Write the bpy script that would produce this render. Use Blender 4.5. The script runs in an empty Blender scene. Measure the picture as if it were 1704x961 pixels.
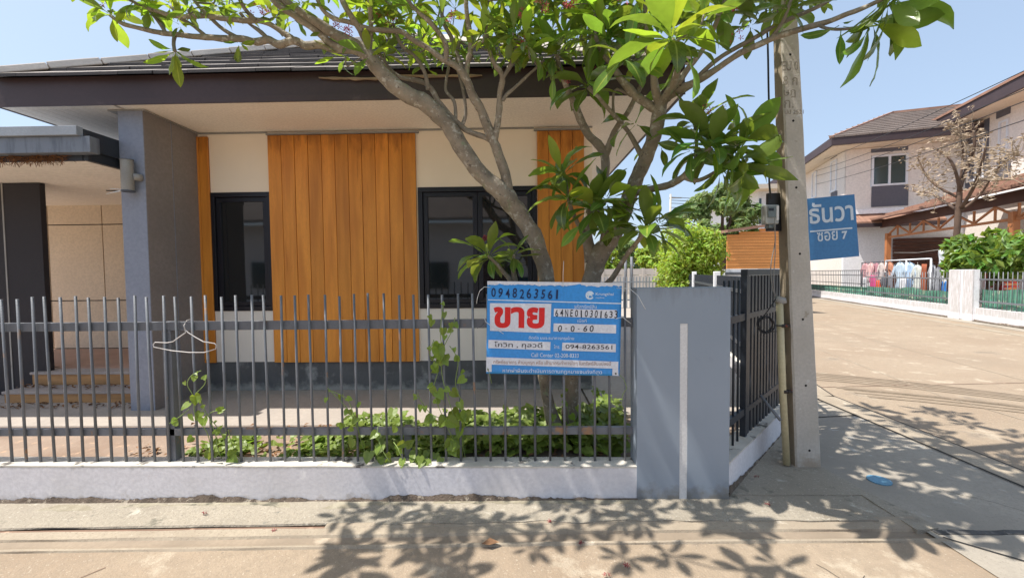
import bpy, bmesh, math, random
from mathutils import Vector, Matrix, noise
R = math.radians
rng = random.Random(7)
S = bpy.context.scene
COL = S.collection

# ------------------------------------------------------------------ camera
W, H, F = 1704.0, 961.0, 680.0
EYE = Vector((0, 0, 1.6))
_psi = math.atan(13 / F); _th = math.atan(25.5 / F); _rho = 0.0105
_f = Vector((-math.sin(_psi) * math.cos(_th), math.cos(_psi) * math.cos(_th), -math.sin(_th))).normalized()
_r0 = _f.cross(Vector((0, 0, 1))).normalized(); _u0 = _r0.cross(_f)
_r = _r0 * math.cos(_rho) - _u0 * math.sin(_rho)
_u = _u0 * math.cos(_rho) + _r0 * math.sin(_rho)
cam = bpy.data.cameras.new('camera'); camo = bpy.data.objects.new('camera', cam); COL.objects.link(camo)
cam.sensor_width = 36; cam.lens = F / W * 36; cam.clip_end = 3000; cam.clip_start = 0.05
camo.matrix_world = Matrix.Translation(EYE) @ Matrix((( _r.x, _u.x, -_f.x, 0), (_r.y, _u.y, -_f.y, 0), (_r.z, _u.z, -_f.z, 0), (0, 0, 0, 1)))
S.camera = camo

def ray(u, v):
    return _f * F + _r * (u - W / 2) - _u * (v - H / 2)
def at(u, v, Y=None, Z=None, pl=None):
    """photograph pixel -> point of the place, on the plane Y=, Z= or pl=(point, normal)"""
    d = ray(u, v)
    if Y is not None: t = Y / d.y
    elif Z is not None: t = (Z - EYE.z) / d.z
    else: t = (pl[0] - EYE).dot(pl[1]) / d.dot(pl[1])
    return EYE + d * t
def proj(p):
    q = p - EYE; z = q.dot(_f)
    if z <= 0.05: return None
    return (W / 2 + F * q.dot(_r) / z, H / 2 - F * q.dot(_u) / z, z)

# ------------------------------------------------------------------ world, sun, exposure
SUN = Vector((-0.50, -0.08, 1.0)).normalized()
world = bpy.data.worlds.new('World'); S.world = world; world.use_nodes = True
wn = world.node_tree; bg = wn.nodes['Background']
sky = wn.nodes.new('ShaderNodeTexSky'); sky.sky_type = 'NISHITA'; sky.sun_disc = False
sky.sun_elevation = math.asin(SUN.z); sky.sun_rotation = math.atan2(SUN.x, SUN.y)
sky.air_density = 1.0; sky.dust_density = 2.5; sky.ozone_density = 1.0; sky.altitude = 0
hz_ = wn.nodes.new('ShaderNodeMix'); hz_.data_type = 'RGBA'; hz_.inputs[0].default_value = .5     # thin even haze over the clear sky
wn.links.new(sky.outputs[0], hz_.inputs[6]); hz_.inputs[7].default_value = (3.0, 3.75, 4.75, 1)
wn.links.new(hz_.outputs[2], bg.inputs[0]); bg.inputs[1].default_value = 0.115
sl = bpy.data.lights.new('sun', 'SUN'); sl.energy = 3.9; sl.angle = R(0.53); sl.color = (1.0, 0.95, 0.87)
so = bpy.data.objects.new('sun', sl); COL.objects.link(so); so.location = (-6, -1, 14)
so.rotation_euler = (-SUN).to_track_quat('-Z', 'Y').to_euler()
S.view_settings.view_transform = 'Standard'; S.view_settings.look = 'None'
S.view_settings.exposure = 0.92; S.view_settings.gamma = 1.0
S.cycles.max_bounces = 10; S.cycles.diffuse_bounces = 8; S.cycles.transparent_max_bounces = 8
S.cycles.use_denoising = True

# ------------------------------------------------------------------ materials
def mat(name, col, rough=.8, var=.12, scale=2.0, bump=.15, bscale=60, col2=None, spots=None, metal=0, rnd=0.0, stretch=None, spec=.4, bdist=.01, fine=.06):
    m = bpy.data.materials.new(name); m.use_nodes = True
    n = m.node_tree.nodes; l = m.node_tree.links; b = n['Principled BSDF']
    b.inputs['Roughness'].default_value = rough; b.inputs['Metallic'].default_value = metal
    b.inputs['Specular IOR Level'].default_value = spec
    tc = n.new('ShaderNodeTexCoord'); src = tc.outputs['Object']
    oi = n.new('ShaderNodeObjectInfo')
    if rnd:
        ad = n.new('ShaderNodeVectorMath'); ad.operation = 'MULTIPLY_ADD'
        cb = n.new('ShaderNodeCombineXYZ')
        for k in range(3): l.new(oi.outputs['Random'], cb.inputs[k])
        l.new(cb.outputs[0], ad.inputs[0]); ad.inputs[1].default_value = (13, 29, 41); l.new(src, ad.inputs[2]); src = ad.outputs[0]
    if stretch:
        mp = n.new('ShaderNodeMapping'); mp.inputs['Scale'].default_value = stretch; l.new(src, mp.inputs[0]); src = mp.outputs[0]
    def nz(sc, det=6, rg=.55):
        t = n.new('ShaderNodeTexNoise'); t.inputs['Scale'].default_value = sc; t.inputs['Detail'].default_value = det
        t.inputs['Roughness'].default_value = rg; l.new(src, t.inputs['Vector']); return t.outputs['Fac']
    def mixc(f, a, c):
        x = n.new('ShaderNodeMix'); x.data_type = 'RGBA'
        (l.new(f, x.inputs[0]) if not isinstance(f, float) else setattr(x.inputs[0], 'default_value', f))
        for i, s in ((6, a), (7, c)):
            if isinstance(s, tuple): x.inputs[i].default_value = (*s, 1)
            else: l.new(s, x.inputs[i])
        return x.outputs[2]
    def ramp(f, a, c, sm=True):
        x = n.new('ShaderNodeMapRange'); x.inputs[1].default_value = a; x.inputs[2].default_value = c; l.new(f, x.inputs[0])
        if sm: x.interpolation_type = 'SMOOTHSTEP'
        return x.outputs[0]
    c2 = col2 or tuple(max(0, x * (1 - 2 * var)) for x in col)
    c = mixc(ramp(nz(scale), .35, .68), col, c2)
    if fine:
        c = mixc(ramp(nz(scale * 22, 3), .3, .7), c, mixc(.55, c, tuple(x * .75 for x in col)))
    for sp in (spots or []):      # (colour, scale, threshold, softness)
        c = mixc(ramp(nz(sp[1], 8, .65), sp[2], sp[2] + sp[3]), c, sp[0])
    if rnd:
        hs = n.new('ShaderNodeHueSaturation'); rr = n.new('ShaderNodeMapRange')
        rr.inputs[3].default_value = 1 - rnd; rr.inputs[4].default_value = 1 + rnd
        l.new(oi.outputs['Random'], rr.inputs[0]); l.new(rr.outputs[0], hs.inputs['Value']); l.new(c, hs.inputs['Color']); c = hs.outputs[0]
    l.new(c, b.inputs['Base Color'])
    if bump:
        bp = n.new('ShaderNodeBump'); bp.inputs['Strength'].default_value = bump; bp.inputs['Distance'].default_value = bdist
        l.new(nz(bscale, 6, .6), bp.inputs['Height']); l.new(bp.outputs[0], b.inputs['Normal'])
    return m

M = {}
M['road'] = mat('road_concrete', (.335, .262, .188), .9, .10, .7, .6, 70, col2=(.285, .213, .148), spots=[((.27, .21, .15), .45, .52, .14), ((.41, .34, .255), 2.6, .56, .1), ((.22, .175, .13), 1.3, .60, .08), ((.25, .195, .145), 110, .57, .06), ((.42, .35, .27), 75, .60, .05), ((.28, .225, .17), 9, .66, .06), ((.22, .18, .135), 33, .64, .05)], bdist=.012)
M['apron'] = mat('apron_concrete', (.36, .315, .25), .92, .14, 1.6, .8, 45, col2=(.275, .24, .19), spots=[((.20, .17, .13), 2.1, .58, .12), ((.24, .205, .16), 95, .56, .06), ((.44, .40, .33), 60, .60, .05), ((.44, .40, .33), 5, .60, .08), ((.17, .155, .12), 4.3, .60, .08), ((.22, .20, .165), 14, .62, .06)], bdist=.014)
M['cement'] = mat('grey_concrete', (.37, .325, .265), .9, .14, 1.3, .6, 50, col2=(.27, .24, .20), spots=[((.20, .175, .14), .9, .56, .14), ((.24, .21, .17), 100, .57, .06), ((.46, .44, .40), 3.1, .60, .08), ((.19, .18, .17), 6, .67, .07)], bdist=.006)
M['gutter'] = mat('gutter_concrete', (.37, .31, .235), .9, .12, 2.2, .35, 60, col2=(.29, .235, .175), spots=[((.44, .38, .30), 6, .60, .08), ((.25, .20, .15), 80, .56, .06), ((.27, .22, .17), 3.5, .64, .08)])
M['channel'] = mat('rusty_channel', (.24, .15, .105), .85, .15, 3, .3, 60, spots=[((.42, .28, .20), 5, .55, .1)])
M['gap'] = mat('dark_gap', (.03, .028, .025), .95, .1, 5, 0)
M['wallwhite'] = mat('dirty_white_paint', (.76, .74, .77), .75, .05, 1.8, .4, 30, col2=(.66, .64, .65), spots=[((.50, .43, .36), 3.5, .66, .10), ((.82, .80, .80), 6, .60, .08), ((.36, .31, .26), 19, .71, .03), ((.45, .42, .40), 5, .72, .04)], bdist=.004)
M['topwhite'] = mat('weathered_wall_top', (.66, .62, .55), .85, .12, 3, .4, 50, col2=(.47, .44, .39), spots=[((.12, .11, .10), 5, .56, .07)], bdist=.005)
M['dirt_edge'] = mat('soil_stain', (.17, .13, .10), .95, .25, 14, .9, 90, spots=[((.33, .28, .22), 22, .55, .08)], bdist=.012)
M['greypaint'] = mat('blue_grey_paint', (.27, .315, .375), .55, .06, 2.2, .12, 120, col2=(.255, .30, .357), fine=0, spots=[((.34, .38, .43), 1.7, .64, .14), ((.20, .235, .28), 2.6, .60, .2), ((.42, .44, .45), 17, .72, .03)], bdist=.002)
M['colblue'] = mat('lavender_grey_paint', (.275, .30, .37), .7, .05, 1.5, .1, 100, bdist=.002)
M['colbrown'] = mat('brown_grey_paint', (.27, .245, .24), .75, .06, 1.5, .15, 140, bdist=.002)
M['whitestripe'] = mat('white_groove_paint', (.72, .71, .70), .6, .04, 3, .05)
M['cream'] = mat('cream_render', (.92, .80, .65), .85, .03, .7, .10, 110, bdist=.0015, fine=0)
M['creamlow'] = mat('white_render', (.78, .73, .66), .85, .025, 1.1, .12, 110, bdist=.002, fine=0)
M['plinth'] = mat('dark_plinth', (.13, .135, .14), .85, .15, 2.5, .3, 60, spots=[((.27, .28, .28), 3.2, .53, .16)], bdist=.004)
M['plank'] = mat('orange_stained_board', (.77, .305, .045), .45, .12, 1.2, .15, 10, col2=(.55, .19, .026), spots=[((.42, .13, .014), 1.6, .60, .16), ((.22, .07, .012), 2.6, .70, .10)], rnd=.13, stretch=(9, 9, .8), bdist=.003)
M['plankgap'] = mat('board_joint', (.24, .085, .016), .9, .1, 3, 0)
M['fascia'] = mat('dark_brown_fascia', (.062, .036, .036), .5, .12, 1.4, .08, 40, spots=[((.085, .055, .055), 2.2, .62, .1)])
M['splinter'] = mat('splintered_wood', (.45, .31, .20), .9, .2, 6, .5, 30, stretch=(1, 6, 6))
M['soffit'] = mat('pale_soffit_board', (.93, .86, .77), .8, .03, 2, .04, 80)
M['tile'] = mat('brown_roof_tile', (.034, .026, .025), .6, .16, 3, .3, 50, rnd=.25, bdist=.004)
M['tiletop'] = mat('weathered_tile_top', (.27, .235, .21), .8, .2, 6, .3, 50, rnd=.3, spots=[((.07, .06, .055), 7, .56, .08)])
M['ridge'] = mat('pale_ridge_cap', (.58, .52, .46), .8, .12, 2.5, .2, 40)
M['blackframe'] = mat('black_aluminium', (.012, .012, .018), .35, .05, 3, 0, fine=0)
M['fencesteel'] = mat('grey_painted_steel', (.165, .175, .195), .5, .12, 5, .2, 80, spots=[((.26, .15, .085), 5, .60, .08), ((.33, .29, .23), 3, .64, .08)], rnd=.18)
M['fencedark'] = mat('dark_painted_steel', (.035, .042, .055), .45, .1, 5, .08, 80)
M['steelblue'] = mat('canopy_steel', (.085, .10, .135), .5, .1, 2.5, .1, 40, spots=[((.18, .21, .25), 2.8, .60, .12)])
M['steeltop'] = mat('canopy_flashing', (.32, .35, .39), .5, .08, 3, .1, 40)
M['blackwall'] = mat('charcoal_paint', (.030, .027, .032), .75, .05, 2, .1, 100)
M['panel'] = mat('beige_wall_panel', (.74, .61, .46), .8, .03, 1.5, .05, 90, rnd=.03)
M['wood_step'] = mat('step_riser_wood', (.50, .27, .11), .6, .2, 2, .15, 20, stretch=(1, 6, 6))
M['step_top'] = mat('step_tread_concrete', (.42, .37, .34), .85, .12, 3, .2, 50)
M['landing'] = mat('entry_floor_tile', (.45, .29, .22), .6, .08, 3, .05)
M['soil'] = mat('reddish_soil', (.33, .25, .195), .95, .16, 2.5, .6, 35, col2=(.24, .165, .12), spots=[((.42, .29, .20), 9, .58, .06)], bdist=.012)
M['slab'] = mat('porch_slab', (.40, .35, .305), .9, .12, 1.6, .3, 50, col2=(.34, .30, .265), spots=[((.28, .25, .22), 3, .66, .1)])
M['polecon'] = mat('pole_concrete', (.53, .49, .435), .85, .08, 2.2, .6, 45, col2=(.44, .40, .345), spots=[((.34, .30, .24), 7, .62, .06), ((.54, .52, .48), 18, .62, .05)], bdist=.006)
M['poleshade'] = mat('shaded_pole_concrete', (.34, .28, .20), .9, .14, 3, .5, 40, spots=[((.18, .15, .11), 4, .58, .1)], bdist=.006)  # left face of the pole: tree shade put into a darker brown colour
M['holes'] = mat('pole_hole', (.02, .018, .015), .95, .1, 5, 0)
M['blackpaint'] = mat('faded_black_stencil', (.33, .29, .24), .9, .2, 9, 0)
M['pvc'] = mat('yellowed_pvc', (.60, .52, .32), .45, .06, 2, .04)
M['rust'] = mat('rusty_clamp', (.05, .035, .03), .6, .3, 20, .3, spots=[((.30, .06, .03), 14, .64, .06)])
M['blackplastic'] = mat('black_plastic', (.015, .015, .016), .4, .05, 3, 0)
M['meter'] = mat('meter_grey', (.36, .37, .35), .35, .1, 15, .05)
M['meterglass'] = mat('meter_cover', (.14, .16, .15), .12, .1, 12, 0, spec=.6)
M['cable'] = mat('grey_cable', (.30, .29, .27), .6, .1, 3, 0)
M['blackcable'] = mat('black_cable', (.02, .02, .022), .6, .1, 3, 0)
M['bannerblue'] = mat('banner_blue_vinyl', (.035, .30, .76), .32, .03, 2.5, .25, 6, spots=[((.10, .36, .76), 3.2, .66, .05)], bdist=.01, spec=.5)
M['bannerwhite'] = mat('banner_white_vinyl', (.72, .74, .80), .35, .03, 3, .1, 8)
M['bannerred'] = mat('banner_red_print', (.72, .018, .018), .35, .03, 3, 0)
M['bannertext'] = mat('banner_white_print', (.66, .78, .90), .4, .03, 3, 0)
M['bannerbrown'] = mat('banner_brown_print', (.38, .22, .17), .5, .03, 3, 0)
M['inkblack'] = mat('marker_ink', (.012, .014, .025), .4, .05, 3, 0)
M['inkblue'] = mat('marker_ink_blue', (.006, .022, .09), .4, .05, 3, 0)
M['ziptie'] = mat('white_ziptie', (.75, .75, .74), .4, .03, 3, 0)
M['hanger'] = mat('white_wire_coating', (.66, .62, .60), .4, .1, 30, 0)
M['signblue'] = mat('street_sign_blue', (.052, .20, .43), .4, .04, 2, .03, 50)
M['signwhite'] = mat('street_sign_white', (.62, .70, .78), .45, .03, 3, 0)
M['bluedisc'] = mat('blue_paint_disc', (.14, .32, .46), .6, .15, 14, .1, spots=[((.25, .42, .52), 20, .60, .08)])
M['whitewall'] = mat('far_white_render', (.84, .85, .88), .85, .03, .6, .05)
M['farcream'] = mat('far_cream_render', (.82, .75, .69), .85, .04, .5, .05)
M['fargrey'] = mat('far_grey_panel', (.12, .12, .145), .7, .05, .5, .03)
M['farroof'] = mat('far_roof_tile', (.21, .17, .15), .8, .14, 1.5, .1, 10, spots=[((.13, .10, .09), 2.5, .58, .1)], rnd=.10)
M['farfascia'] = mat('far_fascia', (.065, .045, .05), .6, .08, .6, .03)
M['farsoffit'] = mat('far_soffit', (.76, .66, .53), .85, .03, .6, .02)
M['rustroof'] = mat('carport_roof_tile', (.34, .19, .135), .8, .14, 1.5, .1, 10, rnd=.1, spots=[((.22, .12, .09), 3, .60, .1)])
M['orangewood'] = mat('orange_wood', (.52, .20, .075), .65, .12, 1.5, .1, 12)
M['brownwood'] = mat('dark_brown_wood', (.11, .045, .03), .7, .15, 1.5, .08, 10)
M['orangeslat'] = mat('orange_slat', (.94, .40, .12), .6, .08, 1.0, .05, 10, rnd=.06)
M['winwhite'] = mat('white_window_frame', (.76, .78, .82), .5, .02, 3, 0)
M['shadenet'] = mat('green_shade_net', (.13, .34, .25), .8, .3, 3, .4, 20, spots=[((.34, .42, .30), 5, .54, .10), ((.10, .17, .08), 9, .60, .08)])
M['precast'] = mat('precast_wall', (.60, .55, .50), .9, .05, 1, .05)
M['bark'] = mat('frangipani_bark', (.34, .285, .22), .85, .18, 9, 1.0, 38, col2=(.20, .165, .125), spots=[((.45, .415, .35), 21, .54, .10), ((.13, .105, .085), 30, .60, .06), ((.24, .27, .17), 7, .60, .08)], bdist=.014)
M['twigbark'] = mat('frangipani_twig_bark', (.27, .235, .19), .8, .16, 16, .5, 70, spots=[((.42, .38, .31), 22, .60, .06), ((.15, .12, .09), 13, .64, .06)], bdist=.004)
M['farbark'] = mat('far_bark', (.14, .09, .065), .9, .2, 4, .3, 20)
M['deadtwig'] = mat('bare_twig', (.44, .34, .24), .9, .15, 5, .1, 20)
M['deadleaf'] = mat('dry_leaf', (.38, .20, .10), .85, .3, 14, .1, 60, rnd=.3, spots=[((.55, .36, .20), 9, .55, .08)])
M['vinestem'] = mat('vine_stem', (.25, .34, .10), .6, .1, 9, 0)
M['petal'] = mat('frangipani_petal', (.58, .06, .10), .6, .2, 30, 0, spots=[((.8, .25, .12), 40, .6, .1)])
M['wilted'] = mat('wilted_petal', (.30, .045, .05), .7, .3, 30, 0, spots=[((.55, .25, .2), 40, .6, .1)])
M['nest'] = mat('dry_root_debris', (.30, .13, .05), .95, .3, 20, .2)
M['cylinder'] = mat('lamp_housing', (.34, .33, .31), .5, .12, 5, .1, 40, spots=[((.20, .17, .14), 8, .62, .08)])

def stain(m, z0, z1, col, scale, thr=.5, amt=.8, st=(1, 1, 1)):
    """an uneven stain that thins out from height z0 to z1 of the object itself"""
    m = M[m]; n = m.node_tree.nodes; l = m.node_tree.links; b = n['Principled BSDF']; old = b.inputs['Base Color'].links[0].from_socket
    tc = n.new('ShaderNodeTexCoord'); sp = n.new('ShaderNodeSeparateXYZ'); l.new(tc.outputs['Object'], sp.inputs[0])
    mp = n.new('ShaderNodeMapping'); mp.inputs['Scale'].default_value = st; ge = n.new('ShaderNodeNewGeometry'); l.new(ge.outputs['Position'], mp.inputs[0])
    ns = n.new('ShaderNodeTexNoise'); ns.inputs['Scale'].default_value = scale; ns.inputs['Detail'].default_value = 8; ns.inputs['Roughness'].default_value = .65; l.new(mp.outputs[0], ns.inputs['Vector'])
    mr = n.new('ShaderNodeMapRange'); mr.inputs[1].default_value = z0; mr.inputs[2].default_value = z1; mr.inputs[3].default_value = .32; mr.inputs[4].default_value = -.25; l.new(sp.outputs[2], mr.inputs[0])
    ad = n.new('ShaderNodeMath'); ad.operation = 'ADD'; l.new(ns.outputs['Fac'], ad.inputs[0]); l.new(mr.outputs[0], ad.inputs[1])
    m2 = n.new('ShaderNodeMapRange'); m2.inputs[1].default_value = thr; m2.inputs[2].default_value = thr + .25; m2.inputs[4].default_value = amt; l.new(ad.outputs[0], m2.inputs[0])
    mx = n.new('ShaderNodeMix'); mx.data_type = 'RGBA'; l.new(m2.outputs[0], mx.inputs[0]); l.new(old, mx.inputs[6]); mx.inputs[7].default_value = (*col, 1); l.new(mx.outputs[2], b.inputs['Base Color'])
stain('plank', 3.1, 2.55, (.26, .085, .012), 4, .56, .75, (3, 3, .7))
stain('greypaint', 0, .20, (.17, .155, .13), 7, .52, .8)
stain('greypaint', 1.5, 1.25, (.19, .21, .235), 5, .62, .6, (3, 3, .5))
stain('wallwhite', -.05, .10, (.33, .27, .21), 9, .56, .85)
stain('wallwhite', .24, .16, (.42, .40, .38), 6, .66, .7, (3, 3, .6))
stain('plinth', 0, .17, (.36, .36, .34), 6, .50, .8)
stain('polecon', 0, .25, (.33, .25, .17), 8, .54, .7)
stain('steelblue', .0, -.3, (.24, .27, .31), 5, .60, .6, (3, 3, .5))

def glassmat(name, col, rough=.04):
    m = bpy.data.materials.new(name); m.use_nodes = True; b = m.node_tree.nodes['Principled BSDF']
    b.inputs['Base Color'].default_value = (*col, 1); b.inputs['Roughness'].default_value = rough
    b.inputs['Specular IOR Level'].default_value = .9
    n = m.node_tree.nodes; l = m.node_tree.links
    t = n.new('ShaderNodeTexNoise'); t.inputs['Scale'].default_value = 1.3; tc = n.new('ShaderNodeTexCoord'); l.new(tc.outputs['Object'], t.inputs['Vector'])
    bp = n.new('ShaderNodeBump'); bp.inputs['Strength'].default_value = .05; bp.inputs['Distance'].default_value = .02
    l.new(t.outputs['Fac'], bp.inputs['Height']); l.new(bp.outputs[0], b.inputs['Normal'])
    return m
M['glass'] = glassmat('tinted_window_glass', (.010, .012, .014))
M['farglass'] = glassmat('far_window_glass', (.02, .045, .045), .08)

def leafmat(name, top, trans, rough=.4, tw=.4, rnd=.25, veins=True, spec=.45):
    m = bpy.data.materials.new(name); m.use_nodes = True
    n = m.node_tree.nodes; l = m.node_tree.links; b = n['Principled BSDF']; out = n['Material Output']
    b.inputs['Roughness'].default_value = rough; b.inputs['Specular IOR Level'].default_value = spec
    tc = n.new('ShaderNodeTexCoord'); ns = n.new('ShaderNodeTexNoise'); ns.inputs['Scale'].default_value = 9; ns.inputs['Detail'].default_value = 3
    l.new(tc.outputs['Object'], ns.inputs['Vector'])
    geo = n.new('ShaderNodeNewGeometry')
    def hs(c):
        rgb = n.new('ShaderNodeRGB'); rgb.outputs[0].default_value = (*c, 1)
        h = n.new('ShaderNodeHueSaturation'); l.new(rgb.outputs[0], h.inputs['Color'])
        oi = n.new('ShaderNodeObjectInfo'); ar = n.new('ShaderNodeMath'); ar.operation = 'ADD'; l.new(geo.outputs['Random Per Island'], ar.inputs[0]); l.new(oi.outputs['Random'], ar.inputs[1]); afr = n.new('ShaderNodeMath'); afr.operation = 'FRACT'; l.new(ar.outputs[0], afr.inputs[0])
        a = n.new('ShaderNodeMath'); a.operation = 'ADD'; l.new(afr.outputs[0], a.inputs[0]); l.new(ns.outputs['Fac'], a.inputs[1])
        r = n.new('ShaderNodeMapRange'); r.inputs[1].default_value = .3; r.inputs[2].default_value = 1.6; r.inputs[3].default_value = 1 - rnd; r.inputs[4].default_value = 1 + rnd; l.new(a.outputs[0], r.inputs[0])
        l.new(r.outputs[0], h.inputs['Value'])
        r2 = n.new('ShaderNodeMapRange'); r2.inputs[3].default_value = .465; r2.inputs[4].default_value = .52; l.new(afr.outputs[0], r2.inputs[0]); l.new(r2.outputs[0], h.inputs['Hue'])
        return h.outputs[0]
    ct = hs(top)
    if veins:   # pale midrib and side veins, printed along the leaf's own UV
        uv = n.new('ShaderNodeUVMap'); sp = n.new('ShaderNodeSeparateXYZ'); l.new(uv.outputs[0], sp.inputs[0])
        ab = n.new('ShaderNodeMath'); ab.operation = 'SUBTRACT'; l.new(sp.outputs[0], ab.inputs[0]); ab.inputs[1].default_value = .5
        ab2 = n.new('ShaderNodeMath'); ab2.operation = 'ABSOLUTE'; l.new(ab.outputs[0], ab2.inputs[0])
        mr = n.new('ShaderNodeMapRange'); mr.inputs[1].default_value = .025; mr.inputs[2].default_value = .06; mr.inputs[3].default_value = 1; mr.inputs[4].default_value = 0; l.new(ab2.outputs[0], mr.inputs[0])
        sv = n.new('ShaderNodeMath'); sv.operation = 'MULTIPLY_ADD'; l.new(ab2.outputs[0], sv.inputs[0]); sv.inputs[1].default_value = -.35; l.new(sp.outputs[1], sv.inputs[2])
        fr = n.new('ShaderNodeMath'); fr.operation = 'MULTIPLY'; l.new(sv.outputs[0], fr.inputs[0]); fr.inputs[1].default_value = 15
        f2 = n.new('ShaderNodeMath'); f2.operation = 'FRACT'; l.new(fr.outputs[0], f2.inputs[0])
        lt = n.new('ShaderNodeMath'); lt.operation = 'LESS_THAN'; l.new(f2.outputs[0], lt.inputs[0]); lt.inputs[1].default_value = .12
        ml = n.new('ShaderNodeMath'); ml.operation = 'MULTIPLY_ADD'; l.new(lt.outputs[0], ml.inputs[0]); ml.inputs[1].default_value = .30; l.new(mr.outputs[0], ml.inputs[2]); ml.use_clamp = True
        mx = n.new('ShaderNodeMix'); mx.data_type = 'RGBA'; l.new(ml.outputs[0], mx.inputs[0]); l.new(ct, mx.inputs[6]); mx.inputs[7].default_value = (min(1, top[0] * 3 + .10), top[1] * 2.0 + .06, top[2] * 2 + .02, 1)
        ct = mx.outputs[2]
    # underside is paler and duller
    mu = n.new('ShaderNodeMix'); mu.data_type = 'RGBA'; l.new(geo.outputs['Backfacing'], mu.inputs[0]); l.new(ct, mu.inputs[6]); mu.inputs[7].default_value = (top[0] * 1.8 + .03, top[1] * 1.25 + .03, top[2] * 1.3 + .01, 1)
    l.new(mu.outputs[2], b.inputs['Base Color'])
    tr = n.new('ShaderNodeBsdfTranslucent'); l.new(hs(trans), tr.inputs['Color'])
    ms = n.new('ShaderNodeMixShader'); ms.inputs[0].default_value = tw
    l.new(b.outputs[0], ms.inputs[1]); l.new(tr.outputs[0], ms.inputs[2]); l.new(ms.outputs[0], out.inputs['Surface'])
    return m
M['leaf'] = leafmat('frangipani_leaf', (.055, .13, .028), (.30, .47, .04), .27, .32, .45, spec=.6)
M['leafpale'] = leafmat('young_backlit_frangipani_leaf', (.115, .215, .03), (.46, .66, .045), .32, .44, .35)  # young leaves; also the painted backlit lime of one rosette
M['cover'] = leafmat('ground_cover_leaf', (.085, .175, .03), (.30, .46, .04), .45, .32, .65, veins=False)
M['vineleaf'] = leafmat('vine_leaf', (.09, .19, .03), (.38, .56, .05), .42, .40, .45)
M['hedge'] = leafmat('hedge_leaf', (.20, .30, .04), (.58, .74, .07), .5, .35, .6, veins=False)
M['fartree'] = leafmat('far_tree_leaf', (.13, .20, .07), (.42, .55, .16), .6, .35, .5, veins=False)
M['bushleaf'] = leafmat('bush_leaf', (.10, .20, .035), (.36, .52, .06), .4, .3, .5, veins=False)

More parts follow.
